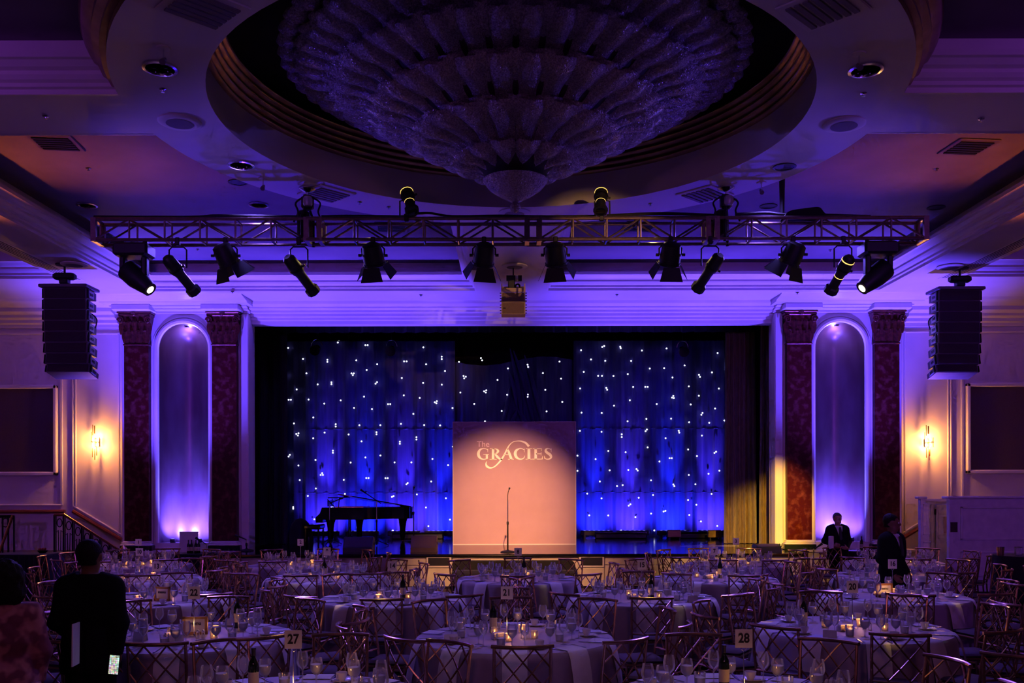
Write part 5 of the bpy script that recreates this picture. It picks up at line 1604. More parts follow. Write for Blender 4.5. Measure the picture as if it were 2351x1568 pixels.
# ================================================================== TABLES AND CHAIRS
TH = 0.75
TAB = {  # number: (x, y)
    '1': (-6.75, 16.9), '2': (-3.80, 16.8), '3': (4.02, 16.8), '4': (6.95, 17.0),
    '10': (-5.72, 14.35), '9': (-2.85, 14.4), '8': (0.09, 14.2), '7': (3.08, 14.25), '6': (5.92, 14.5),
    '13': (-4.45, 11.7), '14': (-1.50, 11.7), '15': (1.63, 11.75), '16': (4.82, 11.85),
    '22': (-2.98, 8.75), '21': (0.02, 8.70), '20': (3.33, 9.15),
    '27': (-1.42, 6.05), '28': (1.50, 6.05)}
ANG0 = {'15': 0.10, '14': -0.06, '20': 0.12, '22': -0.10, '16': 0.2, '13': -0.15, '9': 0.08, '7': -0.1, '10': 0.2, '6': -0.2, '2': 0.1, '3': -0.2, '1': 0.0, '4': 0.15}
PEOPLE_AT = [(-3.22, 7.15), (-3.36, 6.2), (6.35, 18.75), (5.32, 13.1), (-2.75, 6.5), (0.0, 6.45), (0.05, 5.9)]
LAMPS_AT = [(s_ * q, r) for s_ in (-1, 1) for (q, r) in ((7.9, 18.9), (5.3, 19.2), (3.0, 19.0))]


NW = {'1': 'one', '2': 'two', '3': 'three', '4': 'four', '7': 'seven', '8': 'eight', '9': 'nine', '10': 'ten', '13': 'thirteen', '14': 'fourteen', '15': 'fifteen', '16': 'sixteen',
      '20': 'twenty', '21': 'twenty-one', '22': 'twenty-two', '27': 'twenty-seven', '28': 'twenty-eight'}


def tname(n):
    return 'the unsigned table' if n == '6' else 'table ' + NW[n]


def clock(phi):
    h = int(round((phi % (2 * PI)) / (PI / 6))) % 12
    return ['twelve', 'one', 'two', 'three', 'four', 'five', 'six', 'seven', 'eight', 'nine', 'ten', 'eleven'][h] + " o'clock"


# ---- chair prototype (faces +Y, back towards -Y)
def rod(a, b, r=0.009, seg=6):
    return MB().tube([a, b], r, seg)


def back_pt(x, z):
    """point on the curved, slightly raked back surface"""
    t = (z - 0.45) / 0.47
    return (x, -0.20 - 0.075 * t - 0.055 * (1 - (x / 0.215) ** 2), z)


CH_ME = {}
mb = MB(); mb.cbox(-0.195, 0.195, -0.19, 0.20, 0.445, 0.485, 0.018); CH_ME['seat_cushion'] = mb.mesh('seat_cushion', CUSHION, True)
mb = MB()
for (a, b) in (((-0.20, 0.20), (0.20, 0.20)), ((0.20, 0.20), (0.205, -0.20)), ((0.205, -0.20), (-0.205, -0.20)), ((-0.205, -0.20), (-0.20, 0.20))):
    mb.tube([(a[0], a[1], 0.435), (b[0], b[1], 0.435)], 0.014, 6)
CH_ME['seat_frame'] = mb.mesh('seat_frame', COPPERGOLD, True)
CH_ME['leg_f'] = MB().tube([(0, 0, 0), (0, -0.005, 0.44)], [0.012, 0.014], 8).mesh('leg', COPPERGOLD, True)
CH_ME['post_l'] = MB().tube([(-0.215, -0.235, 0.0), (-0.207, -0.20, 0.43), back_pt(-0.215, 0.70), back_pt(-0.215, 0.93)], [0.012, 0.014, 0.013, 0.012], 8).mesh('leg', COPPERGOLD, True)
CH_ME['post_r'] = MB().tube([(0.215, -0.235, 0.0), (0.207, -0.20, 0.43), back_pt(0.215, 0.70), back_pt(0.215, 0.93)], [0.012, 0.014, 0.013, 0.012], 8).mesh('leg', COPPERGOLD, True)
CH_ME['top_rail'] = MB().tube([back_pt(-0.235 + 0.47 * i / 12, 0.93) for i in range(13)], 0.0155, 8).mesh('top_rail', COPPERGOLD, True)
CH_ME['lower_rail'] = MB().tube([back_pt(-0.213 + 0.426 * i / 10, 0.53) for i in range(11)], 0.011, 6).mesh('lower_rail', COPPERGOLD, True)
mb = MB()
for (a, b) in (((-0.213, 0.905), (0.085, 0.54)), ((-0.085, 0.92), (0.213, 0.555)), ((-0.213, 0.70), (-0.085, 0.54)), ((0.085, 0.92), (0.213, 0.765)),
               ((0.213, 0.905), (-0.085, 0.54)), ((0.085, 0.92), (-0.213, 0.555)), ((0.213, 0.70), (0.085, 0.54)), ((-0.085, 0.92), (-0.213, 0.765))):
    mb.tube([back_pt(a[0] + (b[0] - a[0]) * t, a[1] + (b[1] - a[1]) * t) for t in (0, 0.33, 0.66, 1)], 0.0075, 5)
CH_ME['back_lattice'] = mb.mesh('back_lattice', COPPERGOLD, True)
mb = MB()
for z, (ins) in ((0.16, 0), (0.26, 0)):
    mb.tube([(-0.198, 0.195, z), (-0.212, -0.22, z)], 0.008, 5)
    mb.tube([(0.198, 0.195, z), (0.212, -0.22, z)], 0.008, 5)
mb.tube([(-0.198, 0.195, 0.22), (0.198, 0.195, 0.22)], 0.008, 5)
mb.tube([(-0.212, -0.22, 0.22), (0.212, -0.22, 0.22)], 0.008, 5)
CH_ME['stretcher'] = mb.mesh('stretcher', COPPERGOLD, True)
chairs = []


def chair(x, y, rz, lab, grp):
    for (a, b) in chairs:
        if (a - x) ** 2 + (b - y) ** 2 < 0.50 ** 2:
            return None
    for (a, b) in PEOPLE_AT:
        if (a - x) ** 2 + (b - y) ** 2 < 0.42 ** 2:
            return None
    if min((tx_ - x) ** 2 + (ty_ - y) ** 2 for (tx_, ty_) in TAB.values()) < 1.13 ** 2:
        return None
    if min((lx_ - x) ** 2 + (ly_ - y) ** 2 for (lx_, ly_) in LAMPS_AT) < 0.85 ** 2:
        return None
    if y > 19.2 and abs(x) < 6.3 or y > 20.4:
        return None
    chairs.append((x, y))
    o = thing('banquet_chair', lab, 'chair', (x, y, 0), rz, grp)
    for k in ('seat_cushion', 'seat_frame', 'top_rail', 'lower_rail', 'back_lattice', 'stretcher'):
        link(k, CH_ME[k], o)
    link('leg', CH_ME['leg_f'], o, (-0.197, 0.197, 0))
    link('leg', CH_ME['leg_f'], o, (0.197, 0.197, 0))
    link('leg', CH_ME['post_l'], o)
    link('leg', CH_ME['post_r'], o)
    return o


# ---- tablecloth
TR_ = 0.915
n = 120
vs = []
prof = [(0.0, TH), (0.5, TH), (0.86, TH), (0.905, TH - 0.004), (TR_ + 0.004, TH - 0.02), (TR_ + 0.01, TH - 0.06), (TR_ + 0.018, 0.5), (TR_ + 0.03, 0.28), (TR_ + 0.045, 0.03)]
for i, (r, z) in enumerate(prof):
    for k in range(n):
        a = 2 * PI * k / n
        amp = 0.0 if i < 5 else 0.045 * ((TH - z) / TH) ** 0.8
        rr = r + amp * (math.sin(14 * a) + 0.5 * math.sin(23 * a + 1.0) + 0.3 * math.sin(9 * a + 2))
        vs.append((rr * math.cos(a), rr * math.sin(a), z))
CLOTH_ME = MB().add(vs, [(i * n + k, i * n + (k + 1) % n, (i + 1) * n + (k + 1) % n, (i + 1) * n + k) for i in range(len(prof) - 1) for k in range(n)]).mesh('tablecloth', LINEN, True)
TOP_ME = MB().lathe([(0.9, 0.0), (0.9, 0.025), (0.001, 0.025)], 40).mesh('tabletop', FRAMEWOOD)
# hanging napkin: lies on the rim, falls over the edge
vs = []
NK = [(0.72, TH + 0.006), (0.80, TH + 0.006), (0.90, TH + 0.005), (0.93, TH - 0.012), (0.955, TH - 0.06), (0.985, TH - 0.18), (1.008, TH - 0.32), (1.018, TH - 0.42)]
for (r, z) in NK:
    for j in range(5):
        u = j / 4 * 2 - 1
        vs.append((u * 0.105, r + (0.008 * math.sin(3 * u) if z < TH - 0.05 else 0) - 0.015 * u * u * (z < TH), z))
NAP_ME = MB().add(vs, [(i * 5 + j, i * 5 + j + 1, (i + 1) * 5 + j + 1, (i + 1) * 5 + j) for i in range(len(NK) - 1) for j in range(4)]).mesh('hanging_napkin', NAPKIN, True)

# ---- glassware and tableware
WINE_ME = MB().lathe([(0.036, 0.0), (0.034, 0.003), (0.006, 0.008), (0.0042, 0.03), (0.0042, 0.095), (0.012, 0.104), (0.034, 0.125), (0.043, 0.152), (0.041, 0.185), (0.033, 0.225)], 16, cap=False).mesh('wine_glass', CLEAR, True)
GOB_ME = MB().lathe([(0.035, 0.0), (0.033, 0.003), (0.007, 0.008), (0.005, 0.03), (0.006, 0.07), (0.020, 0.08), (0.040, 0.105), (0.045, 0.135), (0.042, 0.17), (0.037, 0.195)], 16, cap=False).mesh('water_goblet', CLEAR, True)
WAT_ME = MB().lathe([(0.001, 0.083), (0.019, 0.084), (0.039, 0.107), (0.0435, 0.135), (0.0425, 0.15), (0.001, 0.15)], 14, cap=False).mesh('water', WATERM, True)
TUM_ME = MB().lathe([(0.001, 0.004), (0.034, 0.004), (0.034, 0.0), (0.036, 0.004), (0.042, 0.10), (0.040, 0.10)], 14, cap=False).mesh('water_tumbler', CLEAR, True)
TWAT_ME = MB().lathe([(0.001, 0.006), (0.033, 0.007), (0.038, 0.065), (0.001, 0.065)], 14, cap=False).mesh('water', WATERM, True)
PLATE_ME = MB().lathe([(0.001, 0.004), (0.05, 0.004), (0.055, 0.006), (0.082, 0.014), (0.083, 0.017), (0.055, 0.010), (0.001, 0.008)], 24, cap=False).mesh('bread_plate', PORCELAIN, True)
SAUCER_ME = MB().lathe([(0.001, 0.003), (0.04, 0.003), (0.068, 0.014), (0.069, 0.017), (0.04, 0.008), (0.001, 0.007)], 20, cap=False).mesh('saucer', PORCELAIN, True)
CUP_ME = MB().lathe([(0.022, 0.0), (0.024, 0.006), (0.036, 0.03), (0.042, 0.062), (0.039, 0.062), (0.03, 0.02), (0.001, 0.012)], 16, cap=False).mesh('coffee_cup', PORCELAIN, True)
HAND_ME = MB().tube([(0.038, 0, 0.05), (0.056, 0, 0.052), (0.062, 0, 0.038), (0.052, 0, 0.022), (0.034, 0, 0.02)], 0.004, 6).mesh('cup_handle', PORCELAIN, True)
KNIFE_ME = MB().add([(-0.008, 0, 0.002), (0.008, 0, 0.002), (0.009, 0.09, 0.003), (0.011, 0.11, 0.003), (0.008, 0.22, 0.002), (-0.004, 0.235, 0.002), (-0.009, 0.11, 0.003), (-0.008, 0.09, 0.003),
                     (-0.006, 0, 0.006), (0.006, 0, 0.006), (0.006, 0.09, 0.006), (0.009, 0.11, 0.005), (0.006, 0.22, 0.004), (-0.003, 0.23, 0.004), (-0.007, 0.11, 0.005), (-0.006, 0.09, 0.006)],
                    [tuple(range(8, 16))] + [(i, (i + 1) % 8, 8 + (i + 1) % 8, 8 + i) for i in range(8)]).mesh('table_knife', STEEL)
mb = MB()
mb.add([(-0.008, 0, 0.003), (0.008, 0, 0.003), (0.005, 0.12, 0.006), (0.012, 0.15, 0.004), (-0.012, 0.15, 0.004), (-0.005, 0.12, 0.006)], [(0, 1, 2, 3, 4, 5)])
for q in (-0.010, -0.0035, 0.003, 0.0095):
    mb.box(q - 0.0012, q + 0.0022, 0.15, 0.20, 0.002, 0.005)
FORK_ME = mb.mesh('table_fork', STEEL)
PROG_ME = MB().cbox(-0.07, 0.07, -0.10, 0.10, 0.0, 0.006, 0.001).mesh('event_program', PAPER)
VOT_ME = MB().lathe([(0.030, 0.0), (0.034, 0.006), (0.036, 0.07), (0.033, 0.07), (0.030, 0.01), (0.001, 0.008)], 8, cap=False).mesh('votive_cup', CUTGLASS)
WAX_ME = MB().lathe([(0.001, 0.012), (0.018, 0.012), (0.018, 0.022), (0.001, 0.022)], 10, cap=False).mesh('wax', WAX)
FLAME_ME = MB().lathe([(0.001, 0.024), (0.0055, 0.030), (0.0048, 0.038), (0.001, 0.050)], 8, cap=False).mesh('flame', FLAME, True)
SHAK_ME = MB().lathe([(0.017, 0.0), (0.018, 0.004), (0.015, 0.05), (0.016, 0.055)], 12).mesh('shaker', CLEAR, True)
SHCAP_ME = MB().lathe([(0.0165, 0.055), (0.0165, 0.066), (0.008, 0.074), (0.001, 0.075)], 12).mesh('shaker_cap', STEEL, True)
SUG_ME = MB().cbox(-0.06, 0.06, -0.035, 0.035, 0.0, 0.05, 0.006).mesh('sugar_caddy', CUTGLASS)
PACK_ME = MB().box(-0.05, 0.05, -0.025, 0.025, 0.012, 0.065).mesh('sugar_packets', CARD)
TENT_ME = MB().add([(-0.06, -0.03, 0), (0.06, -0.03, 0), (0.06, 0, 0.085), (-0.06, 0, 0.085), (0.06, 0.03, 0), (-0.06, 0.03, 0)], [(0, 1, 2, 3), (3, 2, 4, 5)]).mesh('tent_card', CARD)
SIGNBASE_ME = MB().lathe([(0.045, 0.0), (0.045, 0.006), (0.012, 0.012), (0.006, 0.02)], 20).mesh('sign_base', STEEL, True)
SIGNPOLE_ME = MB().tube([(0, 0, 0.01), (0, 0, 0.33)], 0.0035, 6).mesh('sign_pole', STEEL)
SIGNRING_ME = MB().tube([(0.018 * math.cos(a), 0, 0.345 + 0.018 * math.sin(a)) for a in [2 * PI * i / 14 for i in range(14)]], 0.0028, 5, closed=True).mesh('sign_clip', STEEL, True)
SIGNCARD_ME = MB().box(-0.056, 0.056, -0.003, 0.0, 0.345, 0.465).mesh('sign_card', CARD)
CENT = "with stage at twelve"
FARROW = {'1', '2', '3', '4'}


def place(name, me, lab, cat, x, y, z, rz, grp, kids=()):
    o = link(name, me, None, (x, y, z), (0, 0, rz))
    tag(o, lab, cat, grp)
    for (kn, km) in kids:
        link(kn, km, o)
    return o


rnd = random.Random(11)
for num, (tx, ty) in TAB.items():
    tn = tname(num)
    T = thing('banquet_table', 'round banquet table in pale linen, %s' % ('its sign reading ' + NW[num] if num != '6' else 'unsigned, behind the standing man and table sixteen'), 'table', (tx, ty, 0), rnd.random() * 0.5, 'round banquet tables on the ballroom floor')
    link('tabletop', TOP_ME, T, (0, 0, TH - 0.03))
    link('tablecloth', CLOTH_ME, T)
    NS = 10
    for i in range(NS):
        phi = ANG0.get(num, 0.0) + PI + 2 * PI * i / NS
        fx, fy = math.sin(phi), math.cos(phi)
        rz = PI - phi                      # chair's +Y points to the table centre
        ck = clock(PI + 2 * PI * i / NS)
        R = 1.22 + rnd.uniform(0.0, 0.13)
        dphi = rnd.uniform(-0.05, 0.05)
        chair(tx + R * math.sin(phi + dphi), ty + R * math.cos(phi + dphi), rz + rnd.uniform(-0.18, 0.18), 'gold lattice-back chair at %s, %s place %s' % (tn, ck, CENT), 'gold lattice-back banquet chairs')
        ux, uy = math.cos(phi), -math.sin(phi)     # seat's sideways direction (clockwise)

        def loc(r, s_):
            return tx + fx * r + ux * s_, ty + fy * r + uy * s_
        face = -phi
        place('hanging_napkin', NAP_ME, 'ivory napkin hanging off %s, %s place %s' % (tn, ck, CENT), 'napkin', tx, ty, 0.0, -phi, 'napkins hanging off the table rims')
        jx = lambda: rnd.uniform(-0.02, 0.02)
        a, b = loc(0.60 + jx(), -0.09 + jx())
        place('wine_glass', WINE_ME, 'tall empty wine glass on %s, %s place %s' % (tn, ck, CENT), 'glass', a, b, TH, 0, 'wine glasses on the banquet tables')
        a, b = loc(0.54 + jx(), 0.03 + jx())
        place('water_goblet', GOB_ME, 'stemmed water goblet on %s, %s place %s' % (tn, ck, CENT), 'glass', a, b, TH, 0, 'water goblets on the banquet tables', (('water', WAT_ME),))
        if i % 2 == 0:
            a, b = loc(0.66, -0.20)
            place('bread_plate', PLATE_ME, 'white bread plate on %s, %s place %s' % (tn, ck, CENT), 'plate', a, b, TH + 0.001, 0, 'bread plates on the banquet tables')
            a, b = loc(0.47 + jx(), 0.12 + jx())
            place('water_tumbler', TUM_ME, 'short water tumbler on %s, %s place %s' % (tn, ck, CENT), 'glass', a, b, TH, 0, 'water tumblers on the banquet tables', (('water', TWAT_ME),))
        else:
            a, b = loc(0.64, 0.20)
            place('saucer', SAUCER_ME, 'white saucer on %s, %s place %s' % (tn, ck, CENT), 'saucer', a, b, TH + 0.001, 0, 'saucers on the banquet tables')
            place('coffee_cup', CUP_ME, 'white coffee cup on %s, %s place %s' % (tn, ck, CENT), 'cup', a, b, TH + 0.008, rnd.random() * 6, 'coffee cups on the banquet tables', (('cup_handle', HAND_ME),))
        if num not in FARROW:
            a, b = loc(0.865, -0.13)
            place('table_fork', FORK_ME, 'silver fork on %s, %s place %s' % (tn, ck, CENT), 'fork', a, b, TH + 0.002, face + PI, 'forks on the banquet tables')
            a, b = loc(0.875, 0.125)
            place('table_knife', KNIFE_ME, 'silver knife on %s, %s place %s' % (tn, ck, CENT), 'knife', a, b, TH + 0.002, face + PI, 'knives on the banquet tables')
            if (i + len(num)) % 3 == 0:
                a, b = loc(0.76, 0.0)
                place('event_program', PROG_ME, 'pale blue event program on %s, %s place %s' % (tn, ck, CENT), 'booklet', a, b, TH + 0.008, face + rnd.uniform(-0.3, 0.3), 'event programs on the banquet tables')
    # centre of the table
    for q in range(4):
        a = q * PI / 2 + 0.5 + rnd.uniform(-0.3, 0.3)
        r = 0.24 + rnd.uniform(-0.04, 0.05)
        cx_, cy_ = tx + r * math.sin(a), ty + r * math.cos(a)
        place('tealight', VOT_ME, 'lit tealight cup on %s, %s from its sign %s' % (tn, clock(a), CENT), 'candle', cx_, cy_, TH, rnd.random(), 'tealights on the banquet tables', (('wax', WAX_ME), ('flame', FLAME_ME)))
        if q % 2 == 0:
            lamp('tealight_glow', 'POINT', (cx_, cy_, TH + 0.085), (1.0, 0.42, 0.12), 0.5, rad=0.02)
    for q, (nm, dx) in enumerate((('salt', -0.025), ('pepper', 0.025))):
        place('shaker', SHAK_ME, 'glass %s shaker beside the sign of %s' % (nm, tn), 'shaker', tx + 0.10 + dx, ty - 0.10, TH, 0, 'shakers on the banquet tables', (('shaker_cap', SHCAP_ME),))
    place('sugar_caddy', SUG_ME, 'small glass sugar caddy on %s' % tn, 'caddy', tx - 0.15, ty - 0.16, TH, rnd.random(), 'sugar caddies on the banquet tables', (('sugar_packets', PACK_ME),))
    if num != '6':
        S = thing('table_number_sign', 'white table number card reading %s on thin metal stand' % NW[num], 'sign', (tx + (-0.07 if num == '21' else 0.0), ty + 0.02, TH), 0, 'table number signs')
        link('sign_base', SIGNBASE_ME, S); link('sign_pole', SIGNPOLE_ME, S); link('sign_clip', SIGNRING_ME, S); link('sign_card', SIGNCARD_ME, S)
        text('number', num, 0.085, INK, S, (0, -0.0045, 0.405), off=0.0022, sx=0.86)

# extra chairs of tables beyond the right edge
for (x, y, rz, nm) in ((8.05, 14.0, -1.3, 'topmost'), (7.75, 13.2, -1.9, 'second from top'), (6.45, 11.6, -1.3, 'third from top'), (5.35, 9.7, -1.4, 'fourth from top'), (5.0, 8.7, -1.1, 'fifth from top'), (3.75, 6.9, -0.6, 'lowest')):
    chair(x, y, rz, 'gold lattice-back chair at the right picture edge, %s' % nm, 'gold lattice-back banquet chairs')
for (x, y, rz, nm) in ((-7.6, 15.6, 1.2, 'at the far left behind the standing man'), (-2.70, 6.12, 0.3, 'at the bottom left beside the standing couple')):
    chair(x, y, rz, 'gold lattice-back chair ' + nm, 'gold lattice-back banquet chairs')

# bottles, framed menus and tent cards on particular tables
for (x, y, num) in ((1132, 1452, '21'), (1495, 1377, '15'), (1203, 1325, '8'), (1653, 1328, '7'), (1662, 1585, '28'), (582, 1590, '27'), (545, 1440, '22'), (1845, 1440, '20'), (745, 1325, '9'), (925, 1375, '14')):
    Yb = (H - TH) * F / (y - YH)
    bottle((px(x, Yb), Yb, TH), 'dark wine bottle standing on %s' % tname(num), 0.97)
def menu_frame(x, y, num, rz):
    Yb = (H - TH) * F / (y - YH)
    o = thing('menu_frame', 'wooden framed menu card standing on %s' % tname(num), 'frame', (px(x, Yb), Yb, TH), rz)
    for (a, b, c, d) in ((-0.115, -0.09, 0, 0.17), (0.09, 0.115, 0, 0.17), (-0.115, 0.115, 0, 0.025), (-0.115, 0.115, 0.145, 0.17)):
        B('frame_bar', FRAMEWOOD, o, a, b, -0.01, 0.01, c, d)
    B('menu_sheet', CARD, o, -0.09, 0.09, -0.002, 0.004, 0.025, 0.145)
    text('menu_word', 'menu', 0.05, INK, o, (0, -0.004, 0.105), off=0.001)
    MB().tube([(0, 0.01, 0.12), (0, 0.08, 0.0)], 0.005, 6).build('easel_leg', FRAMEWOOD, o)
menu_frame(448, 1455, '22', 0.1)
menu_frame(372, 1377, '13', -0.3)
menu_frame(2030, 1372, '16', 0.2)
for (x, y, num, nm) in ((1035, 1478, '21', 'left front'), (1590, 1385, '15', 'right front'), (1905, 1470, '20', 'front'), (322, 1470, '22', 'left front'), (2118, 1338, '6', 'left'), (2170, 1338, '6', 'right'), (660, 1328, '9', 'left'), (405, 1478, '22', 'middle front')):
    Yb = (H - TH) * F / (y - YH)
    place('tent_card', TENT_ME, 'folded white tent card on %s, %s' % (tname(num), nm), 'card', px(x, Yb), Yb, TH + 0.001, rnd.uniform(-0.5, 0.5), 'tent cards on the banquet tables')

# ================================================================== PEOPLE


def sdf_field(prims, lo, hi, h, k):
    nx, ny, nz = [int(math.ceil((hi[i] - lo[i]) / h)) + 1 for i in range(3)]
    X, Y, Z = np.meshgrid(lo[0] + h * np.arange(nx), lo[1] + h * np.arange(ny), lo[2] + h * np.arange(nz), indexing='ij')
    X, Y, Z = X.astype(np.float32), Y.astype(np.float32), Z.astype(np.float32)
    D = np.full(X.shape, 9.0, np.float32)
    for pr in prims:
        a, b, ra, rb = pr[:4]
        sy = pr[4] if len(pr) > 4 else 1.0        # depth squash
        kk = pr[5] if len(pr) > 5 else k
        m = max(ra, rb) / min(1, sy) + 0.1
        i0 = [max(0, int((min(a[q], b[q]) - m - lo[q]) / h)) for q in range(3)]
        i1 = [min((nx, ny, nz)[q], int((max(a[q], b[q]) + m - lo[q]) / h) + 2) for q in range(3)]
        sl = tuple(slice(i0[q], i1[q]) for q in range(3))
        if any(i1[q] <= i0[q] for q in range(3)):
            continue
        x, y, z = X[sl] - a[0], (Y[sl] - a[1]) / sy, Z[sl] - a[2]
        d = np.array((b[0] - a[0], (b[1] - a[1]) / sy, b[2] - a[2]), np.float32)
        L = float(d @ d) + 1e-9
        t = np.clip((x * d[0] + y * d[1] + z * d[2]) / L, 0, 1)
        q = np.sqrt((x - t * d[0]) ** 2 + (y - t * d[1]) ** 2 + (z - t * d[2]) ** 2) - (ra + (rb - ra) * t)
        q = q * min(1.0, sy)
        hh = np.clip(0.5 + 0.5 * (D[sl] - q) / kk, 0, 1)
        D[sl] = D[sl] + (q - D[sl]) * hh - kk * hh * (1 - hh)
    return X, Y, Z, D


def surface_nets(D, lo, h):
    S = D < 0
    nx, ny, nz = D.shape
    c = np.zeros((nx - 1, ny - 1, nz - 1), np.int32)
    for i in (0, 1):
        for j in (0, 1):
            for k in (0, 1):
                c += S[i:nx - 1 + i, j:ny - 1 + j, k:nz - 1 + k]
    act = (c > 0) & (c < 8)
    idx = -np.ones(act.shape, np.int64)
    I = np.argwhere(act)
    idx[act] = np.arange(len(I))
    acc = np.zeros((len(I), 3)); cnt = np.zeros(len(I))
    corners = [(i, j, k) for i in (0, 1) for j in (0, 1) for k in (0, 1)]
    val = {q: D[I[:, 0] + q[0], I[:, 1] + q[1], I[:, 2] + q[2]] for q in corners}
    for q in corners:
        for ax in range(3):
            if q[ax] == 0:
                r = list(q); r[ax] = 1; r = tuple(r)
                a, b = val[q], val[r]
                m = (a < 0) != (b < 0)
                t = np.where(m, a / np.where(m, a - b, 1), 0)
                p = np.array(q, float)[None, :].repeat(len(I), 0)
                p[:, ax] += t
                acc[m] += p[m]; cnt[m] += 1
    V = (I + acc / np.maximum(cnt, 1)[:, None]) * h + np.array(lo)
    F_ = []
    for ax in range(3):
        o1, o2 = [(1, 2), (2, 0), (0, 1)][ax]
        sa = [slice(None)] * 3; sb = [slice(None)] * 3
        sa[ax] = slice(0, -1); sb[ax] = slice(1, None)
        ch = S[tuple(sa)] != S[tuple(sb)]
        E = np.argwhere(ch)
        E = E[(E[:, o1] > 0) & (E[:, o2] > 0) & (E[:, o1] < D.shape[o1] - 1) & (E[:, o2] < D.shape[o2] - 1)]
        def cell(d1, d2):
            q = E.copy(); q[:, o1] -= d1; q[:, o2] -= d2
            return idx[q[:, 0], q[:, 1], q[:, 2]]
        f = np.stack([cell(1, 1), cell(0, 1), cell(0, 0), cell(1, 0)], 1)
        ins = S[E[:, 0], E[:, 1], E[:, 2]]
        f[~ins] = f[~ins][:, ::-1]
        F_.append(f[(f >= 0).all(1)])
    return V, np.concatenate(F_)


def sdf_obj(name, prims, m, parent, h=0.012, k=0.03, cut=None, noise=0.0):
    P = np.array([q for pr in prims for q in (pr[0], pr[1])])
    R = max(max(pr[2], pr[3]) for pr in prims) + 0.06
    lo, hi = P.min(0) - R, P.max(0) + R
    X, Y, Z, D = sdf_field(prims, lo, hi, h, k)
    if noise:
        D = D + noise * (np.sin(X * 55) * np.sin(Y * 61 + 1) * np.sin(Z * 58 + 2) + 0.5 * np.sin(X * 120 + Z * 40) * np.sin(Y * 110))
    if cut is not None:
        D = np.maximum(D, cut(X, Y, Z))
    V, Fc = surface_nets(D, lo, h)
    me = bpy.data.meshes.new(name)
    me.from_pydata(V.tolist(), [], Fc.tolist())
    me.materials.append(m)
    me.shade_smooth()
    return link(name, me, parent)


def hand(w, d, side, curl):
    """palm and five fingers from wrist w along unit direction d; side = thumb direction"""
    w, d, side = Vector(w), Vector(d).normalized(), Vector(side).normalized()
    nrm = d.cross(side).normalized()
    out = [(tuple(w), tuple(w + d * 0.045), 0.026, 0.030, 1.0, 0.02), (tuple(w + d * 0.05 + side * 0.018), tuple(w + d * 0.085 + side * 0.024), 0.022, 0.016, 1.0, 0.015), (tuple(w + d * 0.05 - side * 0.018), tuple(w + d * 0.08 - side * 0.024), 0.022, 0.015, 1.0, 0.015)]
    for i, (o, L) in enumerate(((0.031, 0.070), (0.011, 0.080), (-0.010, 0.074), (-0.030, 0.058))):
        b = w + d * 0.085 + side * o
        m_ = b + (d * math.cos(curl * 0.6) + nrm * math.sin(curl * 0.6)) * L * 0.5
        e = m_ + (d * math.cos(curl * 1.6) + nrm * math.sin(curl * 1.6)) * L * 0.5
        out += [(tuple(b), tuple(m_), 0.010, 0.009, 1.0, 0.004), (tuple(m_), tuple(e), 0.009, 0.0075, 1.0, 0.004)]
    b = w + d * 0.03 + side * 0.03
    m_ = b + (d * 0.6 + side * 0.7 + nrm * 0.3).normalized() * 0.038
    e = m_ + (d * 0.85 + side * 0.2 + nrm * 0.5).normalized() * 0.03
    out += [(tuple(b), tuple(m_), 0.013, 0.011, 1.0, 0.008), (tuple(m_), tuple(e), 0.011, 0.009, 1.0, 0.005)]
    return out


